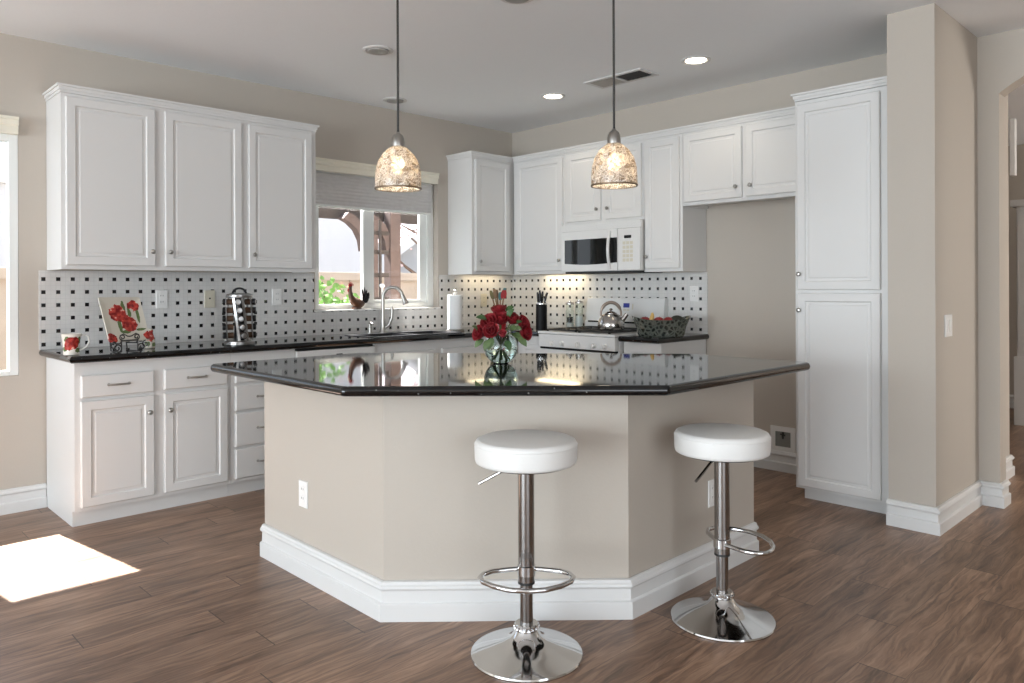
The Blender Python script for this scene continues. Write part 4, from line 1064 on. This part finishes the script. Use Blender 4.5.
for ci, off in enumerate((math.radians(26), math.radians(-74), math.radians(108), math.radians(190))):
    tilt = math.radians(26)  # total twist from top to bottom
    for e in (-1, 1):
        pts = []
        for k in range(9):
            t = k / 8; a = ac + off + tilt * (0.5 - t) * -1 * -1 + e * math.radians(19)
            rr = 0.079
            pts.append(V3((rx + rr * math.cos(a), ry + rr * math.sin(a), CZ + .028 + .265 * t)))
        rings = []
        for q in pts:
            n_ = V3((q.x - rx, q.y - ry, 0)).normalized(); t_ = V3((-n_.y, n_.x, 0))
            rings.append([q + t_ * .007 + n_ * .002, q - t_ * .007 + n_ * .002, q - t_ * .007 - n_ * .002, q + t_ * .007 - n_ * .002])
        MB().loops(rings).build('upright', M['rack_steel'], rk)
    if ci == 3: continue
    for k in range(5):
        t = (k + 0.5) / 5; a = ac + off + tilt * (0.5 - t)
        n_ = V3((math.cos(a), math.sin(a), 0))
        loc = V3((rx, ry, CZ + .034 + .259 * t)) + n_ * 0.034
        lab = f'small spice jar, {hgt[k]} in the {where[ci]} column of the chrome rack'
        if jar0 is None:
            jar0 = thing('spice_jar', lab, 'spice jar', (0, 0, 0), 0, 'spice jars in the rack')
            MB().lathe([(0.0, 0.0), (0.0185, 0.001), (0.0185, 0.042), (0.016, 0.046), (0.0, 0.046)], (0, 0, 0), 20, (1, 0, 0)).build('jar', M['dark_spice'], jar0)
            MB().lathe([(0.0195, 0.0465), (0.0205, 0.049), (0.0205, 0.062), (0.018, 0.0635), (0.0, 0.0635)], (0, 0, 0), 20, (1, 0, 0)).build('lid', M['black'], jar0)
            MB().lathe([(0.0170, 0.0632), (0.0170, 0.0652), (0.014, 0.0662), (0.0, 0.0662)], (0, 0, 0), 20, (1, 0, 0)).build('lid_cap', M['rack_steel'], bpy.data.objects['lid.001'] if 'lid.001' in bpy.data.objects and bpy.data.objects['lid.001'].parent == jar0 else bpy.data.objects['lid'])
            j = jar0; j.location = loc; j.rotation_euler = (0, 0, a)
        else: j = dup(jar0, loc, a, lab)

# paper towel
tx, ty = -0.985, -0.335
r = thing('paper_towel_holder', 'brushed nickel paper towel holder in the corner by the window', 'paper towel holder', (tx, ty, CZ))
MB().lathe([(0.075, 0), (0.077, 0.004), (0.075, 0.010), (0.0, 0.012)], (tx, ty, CZ), 40).build('base', M['nickel'], r)
MB().lathe([(0.006, 0.012), (0.006, 0.305)], (tx, ty, CZ), 12).build('rod', M['nickel'], r)
MB().tube(arc((tx, ty, CZ + .318), 0.016, 0, 2 * PI * 15 / 16, 15, Rt, Z), 0.0045, 8, closed=False).tube(arc((tx, ty, CZ + .318), 0.014, 0, 2 * PI * 15 / 16, 15, Fw, Z), 0.004, 8).build('finial', M['nickel'], r)
tag(MB().lathe([(0.020, 0.013), (0.060, 0.013), (0.061, 0.016), (0.061, 0.288), (0.060, 0.291), (0.020, 0.291), (0.0195, 0.2), (0.0195, 0.1)], (tx, ty, CZ), 40, closed=True).build('paper_towel_roll', M['paper']), 'white paper towel roll on its holder in the corner', 'paper towel')

# utensil crock behind the roses
ux, uy = -0.64, -0.50
tag(MB().lathe([(0.045, 0), (0.052, 0.004), (0.056, 0.08), (0.058, 0.155), (0.060, 0.16), (0.054, 0.16), (0.052, 0.08), (0.048, 0.01), (0.0, 0.01)], (ux, uy, CZ), 36).build('utensil_crock', M['red_ceramic']), 'red ceramic utensil crock in the corner behind the roses', 'crock')
def utensil(name, label, da, lean, hh, mat, head):
    base = V3((ux, uy, CZ + .02)); tip = base + Rt * lean + Fw * da + Z * hh
    r = thing(name, label, 'utensil', base, 0, 'utensils in the red crock')
    MB().tube([base, base.lerp(tip, .6), base.lerp(tip, .8)], [0.006, 0.006, 0.006], 8).build('handle', M['brown_wood'], r)
    a = base.lerp(tip, .77); ax = (tip - a)
    mb = MB(); n = 7
    rings = []
    for i in range(n):
        t = i / (n - 1); wd = head * (0.35 + 0.65 * math.sin(PI * (0.12 + 0.8 * t)) ** 0.7)
        c = a + ax * t
        rings.append([c + Rt * wd + Fw * .004, c - Rt * wd + Fw * .004, c - Rt * wd - Fw * .004, c + Rt * wd - Fw * .004])
    mb.loops(rings).build('head', M[mat], r, angle=50)
utensil('wooden_spoon', 'olive wooden spoon at the left of the red crock', 0.01, -0.075, 0.305, 'olive', 0.016)
utensil('wooden_spoon', 'brown wooden spoon standing second in the red crock', -0.01, -0.045, 0.318, 'brown_wood', 0.015)
utensil('wooden_spoon', 'brown wooden paddle in the middle of the red crock', 0.012, -0.025, 0.312, 'brown_wood', 0.013)
utensil('spatula', 'dark teal spatula leaning in the red crock', -0.012, 0.005, 0.292, 'teal', 0.016)
utensil('spatula', 'red silicone spatula leaning right in the red crock', -0.02, 0.038, 0.308, 'red_ceramic', 0.025)
utensil('spatula', 'teal spatula tip behind the red spatula in the crock', 0.025, 0.042, 0.325, 'teal', 0.017)

# knife block
kx, ky = -0.555, -0.895
r = thing('knife_block', 'black cylindrical knife block left of the range', 'knife block', (kx, ky, CZ))
MB().lathe([(0.043, 0), (0.045, 0.003), (0.045, 0.222), (0.043, 0.225), (0.0, 0.222)], (kx, ky, CZ), 36).build('body', M['matte_black'], r)
MB().lathe([(0.0455, 0.212), (0.0462, 0.214), (0.0462, 0.222), (0.0455, 0.224)], (kx, ky, CZ), 36, closed=True).build('rim', M['chrome'], r)
for (a, b, hh, lab, tl) in ((-0.026, 0.0, 0.085, 'black-handled knife at the left of the knife block', -0.004), (-0.010, -0.015, 0.10, 'black-handled knife with the tallest grip in the knife block', -0.003), (0.006, 0.010, 0.092, 'black-handled knife in the middle of the knife block', 0.003), (0.028, 0.0, 0.082, 'black-handled knife leaning out at the right of the knife block', 0.014)):
    b0 = V3((kx, ky, CZ + .226)) + Rt * a + Fw * b
    k = thing('kitchen_knife', lab, 'knife', b0, 0, 'knives in the block')
    MB().tube([b0 + Z * .004, b0 + Z * .03 + Rt * tl * .3, b0 + Z * hh * .75 + Rt * tl * .8, b0 + Z * hh + Rt * tl * 1.4], [0.0085, 0.0095, 0.0095, 0.0075], 10).build('handle', M['black'], k)
    MB().lathe([(0.0065, -0.003), (0.0085, 0.0), (0.0085, 0.006)], b0, 12).build('bolster', M['chrome'], k)

# cruets
for (cx, cy, lab, fill, fm, hh) in ((-0.175, -0.862, 'tall clear glass canister with dark and white contents, left of the pair by the range', 0.05, 'salt', 0.235), (-0.112, -0.912, 'tall clear glass canister half filled white, right of the pair by the range', 0.11, 'salt', 0.245)):
    r = thing('glass_canister', lab, 'canister', (cx, cy, CZ), 0, 'glass canisters by the range')
    MB().lathe([(0.030, 0.0), (0.034, 0.003), (0.034, hh - .03), (0.0315, hh - .03), (0.0315, 0.008), (0.0, 0.008)], (cx, cy, CZ), 28).build('body', M['thin_glass'], r)
    MB().lathe([(0.0305, 0.0085), (0.0305, fill), (0.0, fill + .004)], (cx, cy, CZ), 24).build('contents', M[fm], r)
    if fill < .1: MB().lathe([(0.022, fill + .005), (0.026, fill + .05), (0.0, fill + .055)], (cx, cy, CZ), 24).build('scoop', M['iron'], r)
    MB().lathe([(0.0345, hh - .03), (0.0355, hh - .022), (0.033, hh - .012), (0.012, hh - .008), (0.012, hh), (0.0, hh + .002)], (cx, cy, CZ), 28).build('lid', M['steel'], r)

# kettle
kx, ky, kz = -0.425, -1.495, 0.9455
r = thing('tea_kettle', 'round stainless steel tea kettle with a loop handle on the range', 'kettle', (kx, ky, kz))
MB().lathe([(0.070, 0), (0.094, 0.004), (0.101, 0.022), (0.099, 0.052), (0.086, 0.085), (0.062, 0.110), (0.048, 0.118), (0.0, 0.120)], (kx, ky, kz), 44).build('body', M['steel'], r)
ld = MB().lathe([(0.047, 0.117), (0.047, 0.121), (0.03, 0.132), (0.012, 0.138), (0.0, 0.139)], (kx, ky, kz), 32).build('lid', M['steel'], r)
MB().lathe([(0.007, 0.136), (0.006, 0.142), (0.013, 0.147), (0.014, 0.153), (0.008, 0.158), (0.0, 0.159)], (kx, ky, kz), 20).build('knob', M['steel'], ld)
sd_ = (Rt * 0.95 - Fw * 0.3).normalized()
c0 = V3((kx, ky, kz))
MB().tube([c0 + sd_ * .072 + Z * .06, c0 + sd_ * .098 + Z * .085, c0 + sd_ * .122 + Z * .118], [0.024, 0.018, 0.0155], 14).build('spout', M['steel'], r)
hp = [c0 + Rt * (0.076 * math.cos(a)) + Z * (0.118 + 0.085 * math.sin(a)) for a in [math.radians(-12 + 204 * i / 18) for i in range(19)]]
MB().tube(hp, [0.008] * 4 + [0.0125] * 11 + [0.008] * 4, 12).build('handle', plain('bronze_handle', (0.30, 0.24, 0.2, 1), 0.35, 0.7), r)

# fruit bowl
bx, by = -0.430, -1.948
fb = MB()
def boat(t, zfrac, inset):
    # rounded-rectangle section with raised pointed ends along Rt
    a = 2 * PI * t
    L_ = (0.155 + 0.055 * zfrac) - inset; W_ = (0.075 + 0.04 * zfrac) - inset
    e = 0.55
    cx = math.copysign(abs(math.cos(a)) ** e, math.cos(a)) * L_
    cy = math.copysign(abs(math.sin(a)) ** 0.8, math.sin(a)) * W_
    return cx, cy
rings = []; NS = 56
for (zf, ins) in [(0, 0), (0.12, -0.004), (0.5, 0.006), (1.0, 0.0)]:
    ring = []
    for i in range(NS):
        cx, cy = boat(i / NS, zf, ins)
        zr = zf * (0.118 + 0.028 * (abs(cx) / 0.21) ** 3)
        ring.append(V3((bx, by, CZ)) + Rt * cx + Fw * cy + Z * zr)
    rings.append(ring)
for (zf, ins) in [(1.0, 0.005), (0.5, 0.011), (0.10, 0.012)]:
    ring = []
    for i in range(NS):
        cx, cy = boat(i / NS, zf, ins)
        zr = zf * (0.118 + 0.028 * (abs(cx) / 0.21) ** 3)
        ring.append(V3((bx, by, CZ)) + Rt * cx + Fw * cy + Z * (zr if zf < 1 else zr))
    rings.append(ring)
fb.loops(rings)
tag(fb.build('fruit_bowl', M['cutglass'], angle=45), 'boat-shaped cut glass bowl of fruit on the counter right of the range', 'bowl')
def apple(a, b, zz, r_, lab):
    c = V3((bx, by, CZ)) + Rt * a + Fw * b + Z * zz
    o = thing('apple', lab, 'fruit', c, 0, 'fruit in the cut glass bowl')
    MB().lathe([(0.0, 0.012 * r_ / .036 - r_), (0.45 * r_, -r_ * .95), (0.85 * r_, -r_ * .5), (r_, 0.1 * r_), (0.85 * r_, 0.62 * r_), (0.45 * r_, 0.86 * r_), (0.12 * r_, 0.72 * r_), (0, 0.66 * r_)], c, 24).build('body', M['apple'], o)
    MB().tube([c + Z * .62 * r_, c + Z * r_ + Rt * .004], 0.0018, 6).build('stem', M['bark'], o)
apple(-0.115, 0.0, 0.106, 0.036, 'red apple at the left end of the cut glass bowl')
apple(-0.018, -0.012, 0.104, 0.036, 'dark red apple in the middle of the cut glass bowl')
apple(0.052, 0.0, 0.103, 0.036, 'red apple between the middle apple and the avocado')
apple(-0.07, 0.035, 0.052, 0.035, 'red apple low behind the banana in the bowl')
apple(0.0, 0.055, 0.05, 0.035, 'red apple low at the back of the bowl')
c = V3((bx, by, CZ)) + Rt * 0.113 + Z * .112
tag(MB().ball((0, 0, 0), 0.04, (1.25, 0.9, 0.9), 3).build('avocado', M['avocado'], None), 'dark avocado at the right end of the cut glass bowl', 'fruit', 'fruit in the cut glass bowl')
bpy.data.objects['avocado'].location = c; bpy.data.objects['avocado'].rotation_euler = (0, 0, -0.75)
c = V3((bx, by, CZ)) + Rt * -0.075 - Fw * .01
tag(MB().tube([c + Z * .06 - Rt * .01, c + Z * .09 - Rt * .004, c + Z * .12 + Rt * .006, c + Z * .15 + Rt * .012, c + Z * .168 + Rt * .012], [0.010, 0.0165, 0.017, 0.013, 0.006], 10).build('banana', M['banana']), 'short yellow banana sticking up from the cut glass bowl', 'fruit', 'fruit in the cut glass bowl')

# rooster on the sill
ox, oy, oz = -1.695, 0.028, 1.1005
r = thing('rooster_figurine', 'brown rooster figurine with black tail on the window sill', 'figurine', (ox, oy, oz))
p = lambda a, b, c=0.0: V3((ox + a, oy + c, oz + b))
PX = 0.0111
mb = MB().tube([p(.082, .050), p(.066, .045), p(.040, .044), (p(.005, .048)), p(-.022, .066), p(-.040, .104), p(-.046, .145), p(-.044, .172), p(-.038, .186)], [0.010, 0.026, 0.042, 0.046, 0.039, 0.027, 0.020, 0.018, 0.008], 16, flat=0.72)
mb.lathe([(0.036, 0), (0.038, 0.004), (0.036, 0.016)], p(0.012, 0), 24)
mb.build('body', M['rooster_brown'], r, angle=60)
mb = MB()
for i in range(5):
    a = p(-.056 + i * .009, .186 + .004 * math.sin(i * 1.2))
    mb.tube([a, a + V3((0.001, 0, .016 + .008 * math.sin(PI * i / 4)))], [0.008, 0.004], 8, flat=0.5)
mb.ball(p(-.046, .178), 0.0165, (1.1, .8, 1.0))
mb.tube([p(-.062, .160), p(-.064, .145), p(-.060, .132)], [0.005, 0.007, 0.003], 8)
mb.build('comb', M['red_ceramic'], r)
MB().lathe([(0.006, 0), (0.0005, 0.020)], p(-.060, .176), 8, (-1, 0, -.25)).build('beak', M['banana'], r)
mb = MB()
for i, (ex, ez, bend) in enumerate(((0.060, 0.165, 0.03), (0.085, 0.172, 0.028), (0.108, 0.155, 0.025), (0.125, 0.13, 0.02), (0.128, 0.105, 0.012), (0.115, 0.082, 0.006))):
    a = p(.068, .050); e_ = p(ex, ez)
    mid = a.lerp(e_, .5) + V3((bend * .4, 0.004 * (-1) ** i, bend * .3 - 0.01))
    mb.tube([a, a.lerp(mid, .6), mid, mid.lerp(e_, .6), e_], [0.008, 0.013, 0.016, 0.013, 0.002], 8, flat=0.5)
mb.build('tail', M['black'], r)

# ================================================================== ROSES IN VASE
vx, vy, vz = -2.522, -2.499, CT1 + .0005
VR = 0.079
outp = []
for i in range(13):
    a = -PI / 2 + (PI * 0.80) * i / 12
    outp.append((VR * math.cos(a) if i else 0.025, VR + VR * math.sin(a) - 0.006))
outp[0] = (0.03, 0.0); outp[1] = (0.036, 0.001)
prof = [(0.0, 0.0)] + outp + [(0.048, outp[-1][1] + 0.012)]
inner = [(max(a - 0.0035, 0.0), b + 0.004 if b < 0.03 else b) for a, b in reversed(prof[1:])]
tag(MB().lathe(prof + inner + [(0.0, 0.005)], (vx, vy, vz), 48).build('glass_vase', M['vase_glass'], angle=60), 'round clear glass vase of red roses on the island top', 'vase')
wp = [(0.0, 0.0055)] + [(a - 0.0042, max(b, 0.0055)) for a, b in outp[1:8]]
wp.append((0.0, wp[-1][1]))
wt = MB().lathe(wp, (vx, vy, vz), 40).build('vase_water', M['water'], bpy.data.objects['glass_vase'], angle=60)
def petal(mb, c, ax, ang, r_, h_, op, twist=0.0):
    """one cupped petal around axis ax"""
    u = ax.orthogonal().normalized(); v = ax.cross(u)
    rings = []
    for j in range(5):
        t = j / 4; row = []
        rad = r_ * (0.30 + 0.75 * math.sin(min(1, t * 1.15) * PI / 2)) * (1 + op * t * t)
        hw = math.radians(62) * (0.55 + 0.55 * math.sin(PI * (0.15 + 0.68 * t)))
        for i in range(6):
            s = -1 + 2 * i / 5
            a = ang + s * hw + twist * t
            zz_ = h_ * (t - 0.06 * s * s * t) - h_ * .5 + (0.10 * h_ if op > .2 and t > .9 else 0) * 0
            rr = rad * (1 - 0.08 * (1 - s * s)) 
            row.append(c + (u * math.cos(a) + v * math.sin(a)) * rr + ax * zz_)
        rings.append(row)
    inn = [[q - (q - c - ax * ax.dot(q - c)).normalized() * 0.0016 for q in row] for row in rings]
    bm = mb.bm
    A_ = [[bm.verts.new(q) for q in row] for row in rings]; B_ = [[bm.verts.new(q) for q in row] for row in inn]
    for j in range(4):
        for i in range(5):
            bm.faces.new((A_[j][i], A_[j][i + 1], A_[j + 1][i + 1], A_[j + 1][i])); bm.faces.new((B_[j][i], B_[j + 1][i], B_[j + 1][i + 1], B_[j][i + 1]))
    for i in range(5): bm.faces.new((A_[4][i], A_[4][i + 1], B_[4][i + 1], B_[4][i]))
    for j in range(4):
        bm.faces.new((A_[j][0], A_[j + 1][0], B_[j + 1][0], B_[j][0])); bm.faces.new((A_[j][5], B_[j][5], B_[j + 1][5], A_[j + 1][5]))
def leaf(mb, c, d, n, L_, W_):
    """lens-shaped folded leaf"""
    d = V3(d).normalized(); s = d.cross(V3(n)).normalized(); n = s.cross(d)
    top, bot = [], []
    for i in range(7):
        t = i / 6; wd = W_ * math.sin(PI * min(1, 0.04 + t * 0.96)) ** 0.8 if i < 6 else 0.0004
        q = V3(c) + d * (L_ * t) + n * (0.12 * L_ * math.sin(PI * t) - 0.15 * L_ * t * t)
        top.append([q + s * wd + n * wd * .25, q, q - s * wd + n * wd * .25])
    bm = mb.bm
    A_ = [[bm.verts.new(q) for q in r_] for r_ in top]; B_ = [[bm.verts.new(q - n * .0008) for q in r_] for r_ in top]
    for i in range(6):
        for k in range(2):
            bm.faces.new((A_[i][k], A_[i][k + 1], A_[i + 1][k + 1], A_[i + 1][k])); bm.faces.new((B_[i][k], B_[i + 1][k], B_[i + 1][k + 1], B_[i][k + 1]))
        bm.faces.new((A_[i][0], A_[i + 1][0], B_[i + 1][0], B_[i][0])); bm.faces.new((A_[i][2], B_[i][2], B_[i + 1][2], A_[i + 1][2]))
PXM = 3.49 / 752  # metres per pixel at the vase
def rose(px, py, depth, r_, ax, lab, bud=False, leafs=()):
    c = V3((vx, vy, vz)) + Rt * ((px - 501) * PXM) + Z * ((364 - py) * PXM) + Fw * depth
    ax = (Rt * ax[0] + Z * ax[1] - Fw * ax[2]).normalized()
    o = thing('rose', lab, 'rose', c, 0, 'red roses in the vase')
    mb = MB()
    for k in range(3): petal(mb, c, ax, k * 2.09 + .3, r_ * .42, r_ * 1.5, -0.2, .5)
    for k in range(4): petal(mb, c - ax * r_ * .05, ax, k * 1.57, r_ * .70, r_ * 1.45, 0.0 if bud else 0.12, .2)
    if not bud:
        for k in range(5): petal(mb, c - ax * r_ * .14, ax, k * 1.257 + .5, r_ * .98, r_ * 1.25, 0.28)
    mb.ball(c - ax * r_ * .45, r_ * .42, sub=2)
    mb.build('bloom', M['rose_pink' if bud else 'rose'], o, angle=70)
    neck = V3((vx, vy, vz + 0.135)) + Rt * max(-.03, min(.03, (px - 501) * PXM * .35)) + Fw * max(-.02, min(.02, depth * .4))
    foot = V3((vx, vy, vz + 0.025)) - Rt * max(-.03, min(.03, (px - 501) * PXM * .4)) - Fw * max(-.025, min(.025, depth * .4))
    MB().tube([c - ax * r_ * .5, (c - ax * r_ * .9).lerp(neck, .4), neck, foot], 0.0028, 8).build('stem', M['stem'], o)
    if leafs:
        lm = MB()
        for (lx, ly, dx, dy, dd, L_) in leafs:
            q = V3((vx, vy, vz)) + Rt * ((lx - 501) * PXM) + Z * ((364 - ly) * PXM) + Fw * (depth - .01)
            leaf(lm, q, Rt * dx + Z * dy - Fw * dd, -Fw * .7 + Z * .7, L_, L_ * .30)
        lm.build('leaves', M['leaf' if len(leafs) % 2 else 'leaf_pale'], o, angle=70)
rose(480, 334, -0.02, 0.031, (-.75, .3, .6), 'red rose drooping lowest at the left of the bouquet', False, [(484, 340, -.8, -.6, .3, 0.055), (478, 331, -.4, .5, .5, 0.04)])
rose(490, 323, -0.03, 0.034, (-.4, .6, .7), 'red rose left of the bouquet centre, above the drooping one', False, [(487, 320, -.9, .3, .2, 0.05)])
rose(492, 331, -0.055, 0.030, (-.3, .3, .9), 'dark red rose low left of centre, facing the room', False, [(493, 338, -.3, -.8, .4, 0.06), (491, 340, -.5, -.7, .6, 0.06)])
rose(501, 320, -0.02, 0.034, (0.0, .8, .6), 'red rose in the middle of the bouquet', False, [(508, 318, .5, .8, .2, 0.05)])
rose(499, 311, 0.02, 0.030, (-.1, .95, .25), 'red rose standing highest in the bouquet', False, [(506, 312, .8, .5, .2, 0.045)])
rose(503, 334, -0.075, 0.025, (0.05, .55, .8), 'pink-red rosebud hanging over the front of the vase rim', True, [(506, 340, .4, -.8, .5, 0.055)])
rose(513, 320, -0.005, 0.032, (.5, .7, .4), 'red rose right of the bouquet centre', False, [(508, 330, .7, .1, .6, 0.06), (512, 335, .8, -.3, .5, 0.06)])
rose(523, 324, -0.01, 0.030, (.7, .5, .5), 'red rose upper of the two at the right edge of the bouquet', False, [(515, 326, .6, .5, .8, 0.05)])
rose(525, 333, -0.03, 0.031, (.8, .15, .6), 'red rose lower of the two at the right edge of the bouquet', False, [(518, 338, .7, -.6, .5, 0.06), (514, 331, .6, .3, .9, 0.055)])

# ================================================================== HALL BEYOND THE ARCH
r = thing('display_cabinet', 'white glazed display cabinet in the hall beyond the arch', 'cabinet', (3.4, -4.0, 0))
MB().box(3.10, 3.60, -4.7, -3.33, 0.0, 0.62, .004).box(3.13, 3.60, -4.68, -3.35, 0.62, 1.98).box(3.08, 3.62, -4.72, -3.31, 1.98, 2.04, .004).build('carcass', M['cabinet'], r)
for i in range(3):
    y1 = -3.36 - i * 0.44
    d_ = MB()
    for (a, b, c, e) in ((y1 - .43, y1 - .37, .68, 1.94), (y1 - .06, y1, .68, 1.94), (y1 - .37, y1 - .06, .68, .74), (y1 - .37, y1 - .06, 1.88, 1.94), (y1 - .37, y1 - .06, 1.28, 1.31)):
        d_.box(3.105, 3.129, a, b, c, e, .002)
    q = d_.build('glass_door', M['cabinet'], r)
    MB().box(3.112, 3.118, y1 - .375, y1 - .055, .735, 1.885).build('pane', M['blackglass'], q)
struct('trim_2', MB().box(0.966, 1.02, -3.795, -3.765, 2.0, 2.38, .004), M['trim'], 'white trim board on the hall wall', 'trim')

# ================================================================== OUTSIDE THE WINDOWS
struct('ground_outside', MB().box(-16, 12, 0.16, 16, -0.25, -0.15), M['concrete'], 'pale patio ground outside', 'ground')
struct('sun_cutoff_eave', MB().box(-11.2, 1.5, 0.151, 0.655, 2.70, 2.84), M['stucco'], 'unseen roof eave shaped to end the sun patch', 'eave')  # unseen eave, its depth set so its shadow ends the floor sun patch
r = thing('garden_fence', 'tan board fence behind the sink window', 'fence', (0, 3.2, -0.15))
mb = MB(); x = -8.0
while x < 6:
    mb.box(x, x + 0.285, 3.2, 3.22, -0.149, 1.42 - 0.0 * x, .004); x += 0.29
mb.build('boards', M['fence'], r)
MB().box(-8, 6, 3.14, 3.20, 1.36, 1.46, .004).box(-8, 6, 3.15, 3.20, 0.2, 0.3, .004).build('rails', M['fence'], r)
x = -7.86; pm = MB()
while x < 6: pm.box(x - .02, x + .02, 3.175, 3.199, -0.149, 1.36); x += 0.58
pm.build('battens', M['fence'], r)
nb = thing('neighbour_house', 'white stucco neighbouring house beyond the fence', 'building', (-1, 9, -0.15))
MB().box(-6, 3.3, 7.5, 12, -0.149, 2.75).box(3.3, 4.1, 7.6, 12, -0.149, 2.16).build('wall', M['stucco'], nb)
MB().box(-6.2, 3.45, 7.4, 12.1, 2.7505, 2.86, .01).build('roof_edge', M['trim'], nb)
nb = thing('neighbour_house', 'low grey house with a pale sloping roof right of the white house', 'building', (5, 9, -0.15))
MB().box(4.2, 9, 8.05, 12, -0.149, 1.90).build('wall', M['stucco_grey'], nb)
MB().box(5.15, 5.6, 8.02, 8.0495, 1.2, 1.75).build('window', M['trim'], nb)
f_ = lambda x: 2.124 + 0.64 * (x - 4.466)
rings = [[V3((4.15, y, f_(4.15) - .13)), V3((6.9, y, f_(6.9) - .13)), V3((6.9, y, f_(6.9) + .06)), V3((4.15, y, f_(4.15) + .06))] for y in (7.85, 8.0)]
MB().loops(rings).build('fascia', M['trim'], nb)
rings = [[V3((4.2, 8.06, 1.9)), V3((6.9, 8.06, 1.9)), V3((6.9, 8.06, f_(6.9) - .14)), V3((4.25, 8.06, f_(4.25) - .14))], [V3((4.2, 8.2, 1.9)), V3((6.9, 8.2, 1.9)), V3((6.9, 8.2, f_(6.9) - .14)), V3((4.25, 8.2, f_(4.25) - .14))]]
MB().loops(rings).build('gable_wall', M['stucco_grey'], nb)
rings = [[V3((4.15, y, f_(4.15) + dz)), V3((6.9, y, f_(6.9) + dz)), V3((6.9, y, f_(6.9) + dz + .08)), V3((4.15, y, f_(4.15) + dz + .08))] for y, dz in ((8.001, .0), (11.5, 1.6))]
MB().loops(rings).build('roof', M['roof'], nb)
# patio cover
pg = thing('patio_cover', 'reddish timber patio cover post, beam and braces outside the sink window', 'patio cover', (-0.35, 1.35, -0.15))
x1 = -0.415; x0 = -0.685
MB().box(x1 - .062, x1 + .062, 1.28, 1.40, -0.149, 2.10, .006).build('post', M['redwood'], pg)
MB().box(x0 - .058, x0 + .058, 1.28, 1.40, -0.149, 1.94, .006).build('post', M['redwood'], pg)
MB().box(-3.2, 1.0, 1.405, 1.50, 1.945, 2.055, .006).build('beam', M['dark_timber'], pg)
for (xx, sg) in ((x0, -1), (x1, -1)):
    pts = [V3((xx + sg * .065, 1.35, 1.66)), V3((xx + sg * .085, 1.35, 1.77)), V3((xx + sg * .14, 1.35, 1.87)), V3((xx + sg * .22, 1.35, 1.935)), V3((xx + sg * .30, 1.35, 1.97))]
    rings = []
    for q in pts:
        w0 = V3((sg * .032, 0, -.032))
        rings.append([q + w0 + V3((0, .05, 0)), q - w0 + V3((0, .05, 0)), q - w0 - V3((0, .05, 0)), q + w0 - V3((0, .05, 0))])
    MB().loops(rings).build('brace', M['redwood'], pg)
r = thing('garden_trellis', 'dark metal trellis beside the patio post', 'trellis', (-0.62, 1.0, -0.15))
mb = MB().tube([(-0.763, 1.05, -0.149), (-0.763, 1.05, 1.92)], 0.016, 8)
mb.build('upright', M['dark_timber'], r)
for z_ in (1.157, 1.389, 1.611, 1.796): MB().box(-0.83, -0.65, 1.065, 1.085, z_ - .02, z_ + .02).build('rung', M['dark_timber'], r)
tag(MB().ball((-0.845, 0.90, 1.285), 0.026, (1, 1, .8), sub=3).tube([(-0.845, 0.90, -0.149), (-0.845, 0.90, 1.27)], 0.007, 8).build('garden_light', M['stucco']), 'white globe garden light outside, just left of the faucet top', 'light')
bs = thing('leafy_shrub', 'bright green leafy shrub outside the left window pane', 'shrub', (-1.62, 0.55, -0.15))
mb = MB()
for i in range(260):
    x_ = -1.78 + 0.55 * random.random() ** 1.3; y_ = 0.60 + random.uniform(-.16, .2)
    top = 1.375 - 0.42 * max(0, x_ + 1.68) + random.uniform(-.05, .01)
    c = V3((x_, y_, random.uniform(0.80, top)))
    dr = V3((random.uniform(-1, 1), random.uniform(-1, .2), random.uniform(-.7, .5)))
    leaf(mb, c, dr, V3((random.uniform(-.4, .4), -1, .7)), random.uniform(.045, .075), random.uniform(.016, .026))
mb.build('foliage', M['leaf_bright'], bs)
mb = MB()
for i in range(7): mb.tube([(-1.62 + .02 * i - .06, 0.62, -0.149), (-1.62 + .08 * (i - 3), 0.62, 0.6), (-1.62 + .11 * (i - 3), 0.62, 1.2)], [0.012, 0.009, 0.004], 6)
mb.build('stems', M['bark'], bs)
tr = thing('garden_tree', 'bare pink-blossomed tree beyond the fence on the right', 'tree', (2.2, 5.0, -0.15))
mb = MB().tube([(3.5, 5.0, -0.149), (3.45, 5.0, 1.2), (3.3, 5.0, 2.4)], [0.10, 0.08, 0.05], 8)
tw_ = []
BR = [((3.3, 5.0, 1.5), (2.773, 4.95, 1.893), (2.385, 4.95, 2.175)), ((3.3, 5.0, 1.1), (2.403, 4.95, 1.603), (2.166, 4.95, 1.793)), ((3.35, 5.0, 1.9), (2.8, 5.1, 2.15), (2.3, 5.1, 2.35)),
      ((3.3, 5.0, 2.2), (2.9, 4.9, 2.25), (2.45, 4.9, 2.2)), ((3.3, 5.0, 2.35), (2.8, 5.0, 2.6), (2.2, 5.0, 2.55)), ((3.4, 5.0, 2.0), (3.9, 5.0, 2.4), (4.3, 5.0, 2.6))]
for a, mid, e_ in BR:
    mb.tube([a, mid, e_], [0.035, 0.024, 0.006], 6); tw_.append((V3(mid), V3(e_)))
mb.build('branches', M['bark'], tr)
mb = MB()
for a, e_ in tw_:
    for k in range(9):
        c = a.lerp(e_, random.uniform(.5, 1.1)) + V3([random.uniform(-.15, .15) for _ in range(3)])
        mb.ball(c, random.uniform(.012, .025), sub=1)
mb.build('blossoms', M['blossom'], tr)
